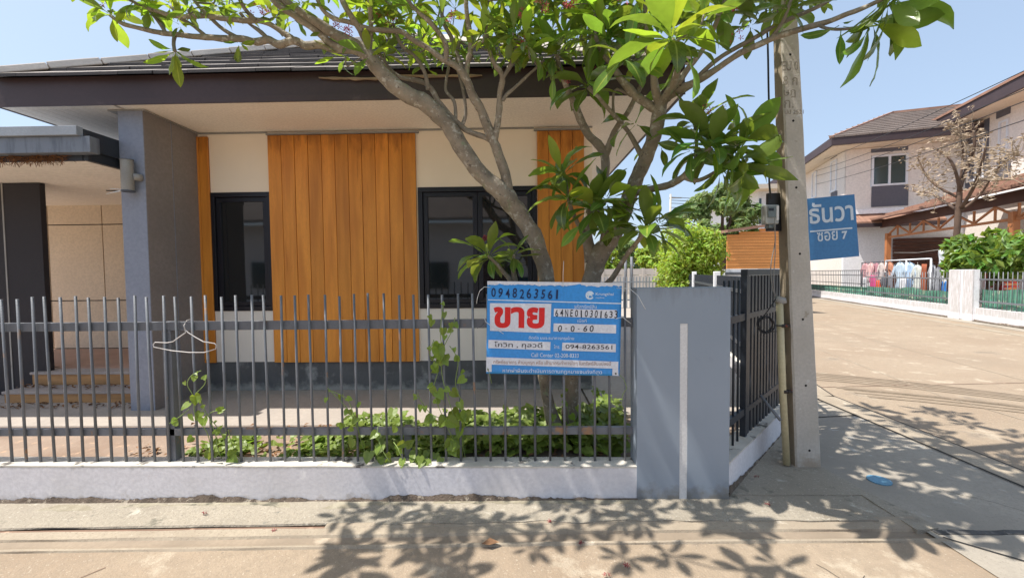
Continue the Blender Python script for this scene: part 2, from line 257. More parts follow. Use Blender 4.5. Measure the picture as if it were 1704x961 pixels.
# ------------------------------------------------------------------ mesh helpers
ORG = {}
def _link(o, parent, loc=Vector((0, 0, 0))):
    COL.objects.link(o)
    if parent is not None:
        o.parent = parent; o.location = loc - ORG[parent.name]
    else: o.location = loc
    ORG[o.name] = loc.copy()
def tag(o, label=None, cat=None, group=None, kind=None):
    if label: o['label'] = label
    if cat: o['category'] = cat
    if group: o['group'] = group
    if kind: o['kind'] = kind
    return o
def thing(name, label, cat, loc=(0, 0, 0), group=None):
    o = bpy.data.objects.new(name, None); o.empty_display_size = .1
    _link(o, None, Vector(loc)); return tag(o, label, cat, group)
class MB:
    def __init__(s): s.v = []; s.f = []; s.uv = {}; s.sm = []
    def poly(s, pts, smooth=False):
        i = len(s.v); s.v += [Vector(p) for p in pts]; s.f.append(tuple(range(i, i + len(pts)))); s.sm.append(smooth); return s
    def hexa(s, c):   # 8 corners: bottom 4 ccw, top 4 ccw
        i = len(s.v); s.v += [Vector(p) for p in c]
        for q in ((3, 2, 1, 0), (4, 5, 6, 7), (0, 1, 5, 4), (1, 2, 6, 5), (2, 3, 7, 6), (3, 0, 4, 7)):
            s.f.append(tuple(i + k for k in q)); s.sm.append(False)
        return s
    def box(s, x0, x1, y0, y1, z0, z1, M4=None):
        c = [Vector(p) for p in ((x0, y0, z0), (x1, y0, z0), (x1, y1, z0), (x0, y1, z0), (x0, y0, z1), (x1, y0, z1), (x1, y1, z1), (x0, y1, z1))]
        if M4: c = [M4 @ p for p in c]
        return s.hexa(c)
    def bar(s, a, b, w, h, up=Vector((0, 0, 1))):
        a = Vector(a); b = Vector(b); d = (b - a).normalized()
        x = d.cross(up)
        if x.length < 1e-4: x = d.cross(Vector((0, 1, 0)))
        x.normalize(); y = x.cross(d).normalized(); x = x * w / 2; y = y * h / 2
        return s.hexa([a - x - y, a + x - y, a + x + y, a - x + y, b - x - y, b + x - y, b + x + y, b - x + y])
    def tube(s, pts, rad, seg=8, cap=True, smooth=True, jit=0):
        pts = [Vector(p) for p in pts]; n = len(pts)
        if not hasattr(rad, '__len__'): rad = [rad] * n
        base = len(s.v); prev = None
        for k in range(n):
            t = (pts[min(k + 1, n - 1)] - pts[max(k - 1, 0)])
            if t.length < 1e-9: t = Vector((0, 0, 1))
            t.normalize()
            if prev is None:
                x = t.cross(Vector((0, 0, 1)));
                if x.length < .05: x = t.cross(Vector((0, 1, 0)))
                x.normalize()
            else: x = (prev - t * prev.dot(t)).normalized()
            prev = x; y = t.cross(x)
            for j in range(seg):
                a = 2 * math.pi * j / seg; rr = rad[k]
                d = x * math.cos(a) + y * math.sin(a)
                if jit: rr *= 1 + jit * noise.noise((pts[k] + d * rad[k]) * 14) + jit * .6 * noise.noise((pts[k] + d * rad[k]) * 45)
                s.v.append(pts[k] + d * rr)
        for k in range(n - 1):
            for j in range(seg):
                a = base + k * seg + j; b = base + k * seg + (j + 1) % seg
                s.f.append((a, b, b + seg, a + seg)); s.sm.append(smooth)
        if cap:
            s.f.append(tuple(base + j for j in reversed(range(seg)))); s.sm.append(False)
            s.f.append(tuple(base + (n - 1) * seg + j for j in range(seg))); s.sm.append(False)
        return s
    def prism(s, pts, off):   # polygon extruded by a vector
        n = len(pts); i = len(s.v); off = Vector(off); pts = [Vector(p) for p in pts]
        s.v += pts + [p + off for p in pts]
        s.f.append(tuple(i + k for k in range(n))); s.f.append(tuple(i + n + k for k in reversed(range(n)))); s.sm += [False, False]
        for k in range(n): s.f.append((i + k, i + n + k, i + n + (k + 1) % n, i + (k + 1) % n)); s.sm.append(False)
        return s
    def mesh(s, name, m, org=Vector((0, 0, 0)), fix=True):
        me = bpy.data.meshes.new(name); me.from_pydata([p - org for p in s.v], [], s.f)
        me.polygons.foreach_set('use_smooth', s.sm)
        me.materials.append(m)
        if s.uv:
            ul = me.uv_layers.new(name='UVMap'); vals = []
            for p in me.polygons:
                for vi in p.vertices: vals += s.uv.get(vi, (0, 0))
            ul.data.foreach_set('uv', vals)
        if fix:
            bm = bmesh.new(); bm.from_mesh(me); bmesh.ops.recalc_face_normals(bm, faces=bm.faces); bm.to_mesh(me); bm.free()
        me.update(); return me
    def build(s, name, m, parent=None, loc=None, bevel=0, fix=True, kind=None, seg=2):
        m = M[m] if isinstance(m, str) else m
        if loc is None:
            loc = ORG[parent.name] if parent is not None else Vector((0, 0, 0))
        loc = Vector(loc)
        o = bpy.data.objects.new(name, s.mesh(name, m, loc, fix)); _link(o, parent, loc)
        if bevel:
            b = o.modifiers.new('bevel', 'BEVEL'); b.width = bevel; b.segments = seg; b.limit_method = 'ANGLE'
        if kind: o['kind'] = kind
        return o
def inst(src, name, parent, loc, mw=None):
    """one more object sharing a mesh; loc is a world position, mw an optional rotation/scale matrix"""
    o = bpy.data.objects.new(name, src.data if hasattr(src, 'data') else src)
    _link(o, parent, Vector(loc))
    if mw is not None:
        base = ORG[parent.name] if parent is not None else Vector((0, 0, 0))
        o.matrix_basis = Matrix.Translation(Vector(loc) - base) @ mw
    return o
def ctr(mb):
    n = len(mb.v); c = Vector((0, 0, 0))
    for p in mb.v: c += p
    return c / n

def lettering(body, m, parent, o, ex, ez, w=None, h=None, x=0, z=0, bold=0.0, align='L', depth=.0006, name='lettering', shear=0, fitw=False):
    """flat print: text mesh laid in the plane (o, ex, ez), its lower left at (x, z) metres"""
    c = bpy.data.curves.new('txt', 'FONT'); c.body = body; c.offset = bold; c.resolution_u = 3; c.shear = shear
    t = bpy.data.objects.new('txt', c); COL.objects.link(t)
    dg = bpy.context.evaluated_depsgraph_get(); me = bpy.data.meshes.new_from_object(t.evaluated_get(dg))
    COL.objects.unlink(t); bpy.data.objects.remove(t)
    xs = [v.co.x for v in me.vertices]; ys = [v.co.y for v in me.vertices]
    x0, x1, y0, y1 = min(xs), max(xs), min(ys), max(ys)
    sy = (h / (y1 - y0)) if h else None; sx = (w / (x1 - x0)) if w else sy
    if sy is None: sy = sx
    wid = (x1 - x0) * sx
    ox = x - (wid / 2 if align == 'C' else 0)
    nrm = ex.cross(ez).normalized()    # towards viewer for a board facing -Y: ex=+X, ez=+Z -> -Y
    loc = ORG[parent.name]
    for v in me.vertices:
        v.co = (o + ex * (ox + (v.co.x - x0) * sx) + ez * (z + (v.co.y - y0) * sy) + nrm * depth) - loc
    me.materials.clear(); me.materials.append(M[m]); me.update()
    ob = bpy.data.objects.new(name, me); _link(ob, parent, loc)
    return ob

# ------------------------------------------------------------------ ground, street, gutter
def sheet(name, pts, m, z=0, sub=0):
    mb = MB()
    mb.poly([(p[0], p[1], p[2] if len(p) > 2 else z) for p in pts])
    o = mb.build(name, m, fix=False); return tag(o, kind='structure')
def gz(x): return .009 * max(-7, min(0, x - 1))      # the street falls slightly to the left
def strip(name, prof, x0, x1, m, nx=60, jit=.0, skew=0.0):
    """cross-section [(y,z)...] extruded along x with slight unevenness"""
    mb = MB(); n = len(prof)
    for i in range(nx + 1):
        x = x0 + (x1 - x0) * i / nx
        for k, (y, z) in enumerate(prof):
            mb.v.append(Vector((x, y + skew * x + jit * noise.noise(Vector((x * 2.2, y * 3, k))), z + gz(x) + jit * .35 * noise.noise(Vector((x * 3, y * 7, 5))))))
    for i in range(nx):
        for k in range(n - 1):
            a = i * n + k; mb.f.append((a, a + n, a + n + 1, a + 1)); mb.sm.append(False)
    o = mb.build(name, m, fix=False); bm = bmesh.new(); bm.from_mesh(o.data); bmesh.ops.recalc_face_normals(bm, faces=bm.faces)
    if bm.faces[:] and sum(f.normal.z for f in bm.faces) < 0: bmesh.ops.reverse_faces(bm, faces=bm.faces)
    bm.to_mesh(o.data); bm.free(); return tag(o, kind='structure')

sheet('ground', [(-900, -900), (900, -900), (900, 900), (-900, 900)], 'road', -.12)
strip('street', [(-14, 0), (-3, 0), (0, 0), (2.357, 0)], -40, 2.6, 'road', 60, 0, .012)
sheet('street', [(2.5, -14), (40, -14), (40, 2.3), (2.5, 2.3)], 'road', -.001)
SK = .012
M['bed'] = mat('gutter_bed', (.31, .245, .18), .85, .14, 2.2, .3, 60, spots=[((.40, .33, .25), 3.5, .58, .1), ((.18, .14, .11), 5, .66, .06)])
strip('gutter_lip', [(2.355, -.002), (2.362, .011), (2.377, .012), (2.386, -.004)], -12, 2.50, 'gutter', 240, .006, SK)
strip('gutter_bed', [(2.384, -.004), (2.43, -.009), (2.468, -.004)], -12, 2.50, 'bed', 240, .004, SK)
strip('gutter_ledge', [(2.466, -.006), (2.474, .010), (2.541, .013)], -12, 2.50, 'gutter', 240, .006, SK)
strip('drain_channel', [(2.540, .012), (2.541, .004), (2.577, .001)], -12, -1.26, 'channel', 100, .003, SK)
strip('kerb', [(2.540, .012), (2.546, .018), (2.580, .019), (2.592, .013)], -1.262, 2.50, 'gutter', 80, .005, SK)
strip('drain_gap', [(2.575, -.010), (2.590, -.009)], -12, -1.2, 'gap', 40, 0, SK)
strip('pavement', [(2.588, .002), (2.591, .013), (2.65, .012), (2.72, .010), (2.80, .010), (2.99, .012)], -12, 2.44, 'apron', 240, .007, SK)
# moss and grime along the foot of the wall
mg = MB()
for i in range(420):
    x0_, x1_ = -6.4 + 7.2 * i / 420, -6.4 + 7.2 * (i + 1) / 420
    e_ = lambda x: 2.80 - .09 * max(0, noise.noise(Vector((x * 1.1, 3, 0))) + .12) - .02 * noise.noise(Vector((x * 11, 3, 0))) - .012 * noise.noise(Vector((x * 31, 3, 0)))
    mg.poly([(x0_, e_(x0_), gz(x0_) + .0107), (x1_, e_(x1_), gz(x1_) + .0107), (x1_, 2.86, gz(x1_) + .0107), (x0_, 2.86, gz(x0_) + .0107)])
M['moss'] = mat('mossy_grime', (.27, .235, .17), .95, .3, 9, .7, 70, col2=(.40, .36, .28), spots=[((.13, .12, .09), 7, .56, .10)], bdist=.008)
tag(mg.build('moss_strip', 'moss', fix=False), kind='structure')
# broken mortar patch on the pavement's edge
mbp = MB(); pp = []
for i in range(61):
    x = -.95 + 3.2 * i / 60; pp.append(Vector((x, 2.556 + .03 * noise.noise(Vector((x * 4, 1, 0))) + .004 * x, gz(x) + .024)))
qq = [Vector((2.25, 2.70, .047)), Vector((-.3, 2.69, .046)), Vector((-1.02, 2.63, .044))]
i0 = 0
for a in range(60):
    t = a / 60; t2 = (a + 1) / 60
    up = lambda t: Vector((-.95 + 3.2 * t, 2.70 + .025 * noise.noise(Vector((t * 15, 7, 0))), gz(-.95 + 3.2 * t) + .0155))
    mbp.poly([pp[a], pp[a + 1], up(t2), up(t)]); mbp.poly([pp[a] - Vector((0, 0, .03)), pp[a + 1] - Vector((0, 0, .03)), pp[a + 1], pp[a]])
tag(mbp.build('kerb_mortar', 'apron'), kind='structure')
# corner apron round the pole, and the darker concrete beside the side street
def blob(name, pts, m, ztop, zbot, jit=.012, sub=6):
    P = []
    for i in range(len(pts)):
        a = Vector((*pts[i], 0)); b = Vector((*pts[(i + 1) % len(pts)], 0)); n = max(1, int((b - a).length / .06)) if sub else 1
        n = min(n, 80)
        for k in range(n):
            p = a.lerp(b, k / n); p.x += jit * noise.noise(p * 9); p.y += jit * noise.noise(p * 9 + Vector((5, 5, 5))); P.append(p)
    mb = MB(); mb.poly([(p.x, p.y, ztop) for p in P])
    for i in range(len(P)):
        a, b = P[i], P[(i + 1) % len(P)]
        mb.poly([(a.x, a.y, zbot), (b.x, b.y, zbot), (b.x, b.y, ztop), (a.x, a.y, ztop)])
    return tag(mb.build(name, m), kind='structure')
blob('corner_pavement', [(2.40, 2.47), (2.56, 2.50), (2.47, 2.90), (2.42, 3.33), (2.66, 4.1), (2.85, 4.6), (1.3, 4.2), (1.2, 2.87), (2.40, 2.87)], 'apron', .0185, -.01)
sheet('side_pavement', [(2.46, -14), (3.68, -14), (3.68, 3.2), (3.68, 5.2), (4.6, 8), (7.6, 18), (12, 32), (8, 34), (2.3, 12), (2.3, 3.4), (2.46, 2.6)], 'cement', .006)
M['bitumen'] = mat('bitumen_filler', (.10, .095, .09), .9, .3, 12, .8, 40, spots=[((.22, .20, .18), 20, .58, .06)])
blob('joint_filler', [(2.5, 2.448), (3.62, 2.448), (3.62, 2.49), (2.5, 2.49)], 'bitumen', .010, 0, .012)
def line(name, pts, w, m, z):
    mb = MB(); pts = [Vector((*p, z)) for p in pts]
    for a, b in zip(pts, pts[1:]):
        d = (b - a).normalized(); n = Vector((-d.y, d.x, 0)) * w / 2
        mb.poly([a - n, b - n, b + n, a + n])
    return tag(mb.build(name, m, fix=False), kind='structure')
gl = [(3.80, -14), (3.80, 3.2), (3.82, 5.2), (4.75, 8.2), (7.8, 18), (12.3, 32)]
line('side_gutter', gl, .26, 'gutter', .012)
line('side_gutter_joint', [(x - .15, y) for x, y in gl], .014, 'gap', .0135)
line('side_gutter_joint', [(x + .14, y) for x, y in gl], .018, 'gap', .0135)
line('pavement_joint', [(2.5, 2.42), (3.1, 1.9), (3.4, 1.2)], .012, 'gap', .0115)
line('pavement_joint', [(2.45, 4.35), (3.68, 4.5)], .016, 'gap', .0115)
sheet('side_street', [(3.6, -14), (14, -14), (13.2, 10.7), (17.2, 23.6), (30, 65), (22, 65), (12, 32), (7.5, 18), (4.5, 8), (3.6, 5)], 'road', .004)
for k, (x, y, w) in enumerate([(5.2, 0, .02), (6.9, 0, .015)]):
    line('street_joint', [(x, -5), (x + .1, 5.2), (x + 1.0, 9), (x + 4.2, 19), (x + 8, 31)], w, 'gutter', .0075)
M['tyre'] = mat('tyre_mark', (.275, .212, .150), .9, .12, 5, .2, 60)
for k in range(9):
    o_ = k * .13 + (.35 if k > 4 else 0) + .03 * math.sin(k * 5)
    line('tyre_mark', [(4.1 + o_ * .2 + .9 * t - .0 * t, 6.6 - o_ + .25 * math.sin(t * .8) - .55 * t - .05 * t * t) for t in [q_ * .5 for q_ in range(14)]], .03 + .03 * (k % 3), 'tyre', .0085 + .0001 * k)
for k, (x0_, y0_, dx_, dy_) in enumerate(((.3, 2.1, .7, -.5), (1.1, 2.0, .7, .1), (1.6, 2.2, .3, -.6), (5.6, 3.2, 1.6, .9), (2.9, 3.1, .5, -.5))):
    pts_ = [(x0_ + dx_ * q_ / 14 + .03 * noise.noise(Vector((k, q_ * .6, 0))), y0_ + dy_ * q_ / 14 + .04 * noise.noise(Vector((k, q_ * .6, 5)))) for q_ in range(15)]
    line('hairline_crack', pts_, .0028, 'gap', .0095 if x0_ > 2.4 else .0035)
line('street_joint', [(3.9, 5.6), (9.2, 5.9), (13, 6.2)], .016, 'channel', .008)
line('street_joint', [(-2.35, 2.2), (-3.0, 1.3)], .006, 'channel', gz(-2.35) + .003)
# painted blue inspection disc on the corner concrete
c0 = at(1463, 798, Z=.012); mb = MB(); mb.v = []
mb.prism([(c0.x + .075 * math.cos(a * math.pi / 16), c0.y + .075 * math.sin(a * math.pi / 16), .007) for a in range(32)], (0, 0, .008))
tag(mb.build('drain_cover', 'bluedisc', loc=(c0.x, c0.y, .007)), 'small round pale blue cover set in the shaded concrete right of the pole', 'cover')

# ------------------------------------------------------------------ lot: soil bed, porch slab
ZB = .20   # soil level
tag(MB().prism([(-9, 2.99, .0), (1.40, 2.99, .0), (2.62, 4.21, .0), (2.62, 4.3, 0), (-9, 4.3, .0)], (0, 0, ZB)).build('soil_bed', 'soil'), kind='structure')
tag(MB().box(-9, .72, 3.72, 9.0, .01, .215).build('porch_slab', 'slab', bevel=.012), kind='structure')
tag(MB().prism([(.74, 3.98, .0), (2.40, 3.98, .0), (2.62, 4.22, 0), (2.62, 4.6, .0), (6.1, 15.4, 0), (6.1, 20, 0), (.74, 20, 0)], (0, 0, .21)).build('side_yard', 'slab'), kind='structure')

# ------------------------------------------------------------------ low wall, pillar, fence
def low_wall(name, a, b, t, h, label, seg=60):
    """rendered low wall from a to b with uneven dirty top and soil stain at its foot"""
    a = Vector(a); b = Vector(b); d = (b - a).normalized(); n = Vector((-d.y, d.x, 0))
    w = thing(name, label, 'wall', a)
    mb = MB(); N = seg
    dn_ = Vector((0, 0, -.1))
    body = MB().hexa([a + dn_, b + dn_, b + n * t + dn_, a + n * t + dn_, a + Vector((0, 0, h)), b + Vector((0, 0, h)), b + n * t + Vector((0, 0, h)), a + n * t + Vector((0, 0, h))])
    body.build('render_face', 'wallwhite', w)
    top = MB()
    for i in range(N):
        t0, t1 = i / N, (i + 1) / N
        def e(tt, k):
            p = a.lerp(b, tt); o = -.0006 if k == 0 else t
            return p + n * o + Vector((0, 0, h + .003 + .004 * (noise.noise(p * 6 + Vector((0, 0, k))) + .5)))
        top.poly([e(t0, 0), e(t1, 0), e(t1, 1), e(t0, 1)])
        q0, q1 = e(t0, 0), e(t1, 0)
        top.poly([q0 - Vector((0, 0, .012)), q1 - Vector((0, 0, .012)), q1, q0])
    top.build('wall_top', 'topwhite', w)
    st = MB()
    for i in range(N * 8):
        t0, t1 = i / (N * 8), (i + 1) / (N * 8)
        def g(tt):
            p = a.lerp(b, tt); return p, .010 + .10 * max(0, noise.noise(p * 1.3 + Vector((3.7, 0, 0)))) + .020 * noise.noise(p * 9) + .012 * noise.noise(p * 37)
        p0, h0 = g(t0); p1, h1 = g(t1); o = n * -.008; z0 = Vector((0, 0, .004 + gz(p0.x)))
        st.poly([p0 + o * 2.5 + z0, p1 + o * 2.5 + z0, p1 + o * .5 + Vector((0, 0, .014 + gz(p1.x) + max(h1, .004))), p0 + o * .5 + Vector((0, 0, .014 + gz(p0.x) + max(h0, .004)))])
    st.build('soil_stain', 'dirt_edge', w)
    return w
WH = .235
low_wall('low_wall', (-6.5, 2.845 + .03, 0), (.815, 2.835, 0), .15, WH, 'long low white rendered wall under the grey front fence with a soil stained foot')
PX0, PX1 = at(1060, 700, Y=2.83).x, at(1214, 700, Y=2.83).x
pil = thing('gate_pillar', 'wide blue grey rendered pillar with a narrow white vertical stripe at the corner', 'pillar', (PX0, 2.83, 0))
sx0 = at(1131, 700, Y=2.83).x; sx1 = at(1144, 700, Y=2.83).x; sz = at(1135, 538, Y=2.83).z
PT = 1.49
b_ = MB(); b_.box(PX0, PX1, 2.84, 3.0, .0, PT); b_.build('pillar_body', 'greypaint', pil, bevel=.004)
f_ = MB(); f_.box(PX0, sx0, 2.83, 2.8395, .0, PT - .001); f_.box(sx1, PX1, 2.83, 2.8395, .0, PT - .001); f_.box(sx0, sx1, 2.83, 2.8395, sz, PT - .001)
f_.build('render_face', 'greypaint', pil)
MB().box(sx0 + .0005, sx1 - .0005, 2.833, 2.8392, .0, sz - .001).build('stripe', 'whitestripe', pil)

FY = 2.925
fen = thing('front_fence', 'grey painted steel bar fence standing on the long low white wall', 'fence', (-4.4, FY, WH))
zt = lambda u, v: at(u, v, Y=FY).z
rz1, rz0 = zt(500, 541) + .032, zt(500, 541) - .032
lz1, lz0 = zt(500, 719) + .027, zt(500, 719) - .027
MB().box(-4.9, PX0, FY + .012, FY + .045, rz0, rz1).build('rail', 'fencesteel', fen, bevel=.003)
MB().box(-4.9, PX0 + .02, FY + .012, FY + .045, lz0, lz1).build('rail', 'fencesteel', fen, bevel=.003)
bar0 = None; x = at(1040, 620, Y=FY).x; k = 0
ztop = zt(500, 490)
while x > -4.9:
    if bar0 is None:
        mb = MB(); mb.tube([(x, FY, WH + .005), (x, FY, .8), (x, FY, ztop)], .0088, 8); bar0 = mb.build('bar', 'fencesteel', fen, loc=(x, FY, WH))
    else:
        o = inst(bar0.data, 'bar', fen, (x, FY, WH)); o.rotation_euler = (rng.uniform(-.006, .006), rng.uniform(-.011, .011), 0); o.scale = (1, 1, rng.uniform(.988, 1.006))
    x -= .1082; k += 1
px = at(284, 650, Y=FY + .03).x
MB().box(px - .033, px + .033, FY + .012, FY + .072, WH, rz0 - .002).build('post', 'fencesteel', fen, bevel=.003)
MB().box(px - .033, px + .033, FY + .046, FY + .072, rz0 - .002, rz1).build('post_cap', 'fencesteel', fen)
px = at(677, 745, Y=FY + .03).x
MB().box(px - .024, px + .024, FY + .046, FY + .085, WH, lz1 - .002).build('post', 'fencesteel', fen, bevel=.002)

# chamfered corner wall with its fence
CA = Vector((1.462, 2.875, 0)); CB = Vector((2.80, 4.24, 0)); cd = (CB - CA).normalized(); cn = Vector((-cd.y, cd.x, 0))
low_wall('low_wall', CA, CB, .16, WH, 'short diagonal low white wall running from the grey pillar back to the concrete pole', 30)
cf = thing('corner_fence', 'dark steel bar fence on the diagonal wall between the grey pillar and the pole', 'fence', CA + cn * .08 + Vector((0, 0, WH)))
off = cn * .08; L = (CB - CA).length
def cpt(s, z): return CA + cd * s + off + Vector((0, 0, z))
for z in (rz0 + .02, lz0 + .02): MB().bar(cpt(.02, z), cpt(.60, z), .03, .055).build('rail', 'fencedark', cf)
s = .14; cb0 = None
while s < .56:
    mb = MB(); mb.tube([cpt(s, WH), cpt(s, 1.53)], .010, 6)
    if cb0 is None: cb0 = mb.build('bar', 'fencedark', cf, loc=cpt(s, WH))
    else: inst(cb0.data, 'bar', cf, cpt(s, WH))
    s += .11
MB().bar(cpt(.62, WH), cpt(.62, 1.57), .045, .045, cd).build('stile', 'fencedark', cf)
MB().bar(cpt(L - .03, WH), cpt(L - .03, 1.57), .045, .045, cd).build('stile', 'fencedark', cf)
MB().bar(cpt(.60, 1.59), cpt(L, 1.59), .05, .05).build('rail', 'fencedark', cf)
for z in (rz0 + .02, lz0 + .02): MB().bar(cpt(.645, z), cpt(L - .055, z), .03, .045).build('rail', 'fencedark', cf)
s = .71; cb1 = None
while s < L - .07:
    if cb1 is None:
        cb1 = MB().bar(cpt(s, WH), cpt(s, 1.562), .022, .05, cd).build('bar', 'fencedark', cf, loc=cpt(s, WH))
    else: inst(cb1.data, 'bar', cf, cpt(s, WH))
    s += .098
# side wall and fence along the side street
SA = CB + Vector((.02, .06, 0)); SB = Vector((6.35, 15.6, 0))
low_wall('low_wall', SA, SB, .15, WH, 'low white wall along the side street behind the concrete pole, mostly hidden', 40)
sd = (SB - SA).normalized(); sn = Vector((-sd.y, sd.x, 0))
sf = thing('side_fence', 'dark bar fence receding along the side street beyond the corner, white posts in it', 'fence', SA + sn * .08 + Vector((0, 0, WH)))
def spt(s, z): return SA + sd * s + sn * .08 + Vector((0, 0, z))
SL = (SB - SA).length
for z in (1.30, .5): MB().bar(spt(0, z), spt(SL, z), .03, .06).build('rail', 'fencedark', sf)
s = .1; sb0 = None
while s < SL:
    if sb0 is None: sb0 = MB().bar(spt(s, WH), spt(s, 1.52), .02, .02, sd).build('bar', 'fencedark', sf, loc=spt(s, WH))
    else: inst(sb0.data, 'bar', sf, spt(s, WH))
    s += .115
for s in (4.3, 8.6): MB().bar(spt(s, 0), spt(s, 1.60), .12, .12, sd).build('post', 'whitewall', sf, bevel=.01)

# ------------------------------------------------------------------ the house
HW = 4.85; HS = 3.30; EY = 4.0; ZF = .215
house = thing('bungalow', 'single storey cream bungalow with orange board panels and a dark tiled hip roof', 'house', (-1.7, HW, ZF))
hx = lambda u, v=400: at(u, v, Y=HW).x
hz = lambda u, v: at(u, v, Y=HW).z
zsill = .60     # top of plinth
zsill = hz(520, 601)
XR = hx(986)
win1 = (hx(353, 420), hx(454, 420), hz(400, 517), hz(400, 320))
win2 = (hx(697, 410), hx(894, 410), hz(700, 513), hz(760, 311))
xs_ = [-4.0, win1[0], win1[1], win2[0], win2[1], XR]
# cream wall pieces round the openings
def wallbox(x0, x1, z0, z1, m='cream', y0=HW, y1=HW + .15): MB().box(x0, x1, y0, y1, z0, z1).build('wall', m, house)
wallbox(-4.0, win1[0], zsill, HS); wallbox(win1[0], win1[1], win1[3], HS); wallbox(win1[0], win1[1], zsill, win1[2], 'creamlow')
wallbox(win1[1], win2[0], zsill, HS); wallbox(win2[0], win2[1], win2[3], HS); wallbox(win2[0], win2[1], zsill, win2[2], 'creamlow'); wallbox(win2[1], XR, zsill, HS)
MB().box(XR - .15, XR, HW + .151, 12, ZF, HS).build('wall', 'cream', house)
MB().box(-5.4, XR - .16, 11.8, 11.95, ZF, HS).build('wall', 'cream', house)
MB().box(-3.80, XR - .01, HW + .012, HW + .14, ZF, zsill - .002).build('plinth', 'plinth', house, bevel=.004)
# orange boards
def boards(u0, u1, n, vm=400):
    x0, x1 = hx(u0, vm), hx(u1, vm); w = (x1 - x0) / n; zt_, zb_ = HS - .045, zsill - .004
    MB().box(x0 + .003, x1 - .003, HW - .006, HW - .001, zb_ + .01, zt_ - .01).build('board_joint', 'plankgap', house)
    src = None
    for k in range(n):
        xx = x0 + (k + .5) * w
        if src is None:
            src = MB().box(xx - w / 2 + .0022, xx + w / 2 - .0022, HW - .026, HW - .007, zb_, zt_).build('board', 'plank', house, loc=(xx, HW - .02, ZF), bevel=.0035)
            src_ = src
        else:
            o = inst(src.data, 'board', house, (xx, HW - .02 + rng.uniform(-.002, .002), ZF))
            bv = o.modifiers.new('bevel', 'BEVEL'); bv.width = .0035; bv.segments = 2; bv.limit_method = 'ANGLE'
boards(324, 354, 2); boards(452, 695, 11); boards(894, 972, 4, 340)
MB().box(hx(445, 217), hx(697, 217), HW - .04, HW - .0005, HS - .042, HS - .022).build('drip_trim', 'cylinder', house)
MB().box(hx(888, 210), hx(974, 210), HW - .04, HW - .0005, HS - .042, HS - .022).build('drip_trim', 'cylinder', house)
for (a_, b_2) in ((-3.80, hx(445, 217) - .001), (hx(697, 217) + .001, hx(888, 210) - .001), (hx(974, 210) + .001, XR)): MB().box(a_, b_2, HW - .018, HW - .0005, HS - .014, HS - .0005).build('drip_trim', 'cylinder', house)
# windows
def window(w, leaves, name='window'):
    x0, x1, z0, z1 = w
    fr = MB(); t = .055; y0, y1 = HW - .012, HW + .08
    fr.box(x0, x1, y0, y1, z1 - t, z1); fr.box(x0, x1, y0, y1, z0, z0 + t); fr.box(x0, x0 + t, y0, y1, z0 + t, z1 - t); fr.box(x1 - t, x1, y0, y1, z0 + t, z1 - t)
    f = fr.build('window', 'blackframe', house, bevel=.004)
    n = leaves; ww = (x1 - x0 - 2 * t) / n
    for k in range(n):
        a = x0 + t + k * ww + .003; b = a + ww - .006; s = .055
        m_ = MB(); yy0, yy1 = HW + .012, HW + .05
        m_.box(a, b, yy0, yy1, z1 - t - s, z1 - t - .003); m_.box(a, b, yy0, yy1, z0 + t + .003, z0 + t + s); m_.box(a, a + s, yy0, yy1, z0 + t + s, z1 - t - s); m_.box(b - s, b, yy0, yy1, z0 + t + s, z1 - t - s)
        m_.build('sash', 'blackframe', f, bevel=.003)
        MB().box(a + s - .004, b - s + .004, HW + .028, HW + .036, z0 + t + s - .004, z1 - t - s + .004).build('pane', 'glass', f)
window(win1, 1); window(win2, 2)
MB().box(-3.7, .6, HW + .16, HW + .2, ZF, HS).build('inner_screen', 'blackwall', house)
# entry recess: side wall fin (the tall column), back panels, ceiling
CXL, CXR = -4.07, -3.81; CY = 4.14
MB().box(CXL, CXR - .004, CY, HW + .0, ZF - .01, HS - .002).build('column', 'colblue', house, bevel=.003)
MB().box(CXR - .0035, CXR, CY + .004, 4.47, ZF, HS - .004).build('column_side', 'colbrown', house)
MB().box(CXR - .0035, CXR, 4.485, HW - .001, ZF, HS - .004).build('column_side', 'colbrown', house)
MB().box(CXL - .09, CXR + .03, CY - .012, 4.84, HS - .012, HS - .0015).build('column_cap', 'cylinder', house)
BY = 6.25
MB().box(-8, CXL + .02, BY + .02, BY + .12, .2, 2.8).build('wall', 'blackwall', house)
ux = [-7.4, at(84, 450, Y=BY).x, at(174, 450, Y=BY).x, CXL + .05]
uz = [.5, at(120, 500, Y=BY).z, at(120, 374, Y=BY).z, 2.75]
for i in range(3):
    for j in range(3):
        MB().box(ux[i] + .008, ux[i + 1] - .008, BY - .005, BY + .018, uz[j] + .008, uz[j + 1] - .008).build('wall_panel', 'panel', house)
MB().box(CXL - .002, CXL + .1, HW + .002, BY, .2, 2.79).build('wall', 'panel', house)
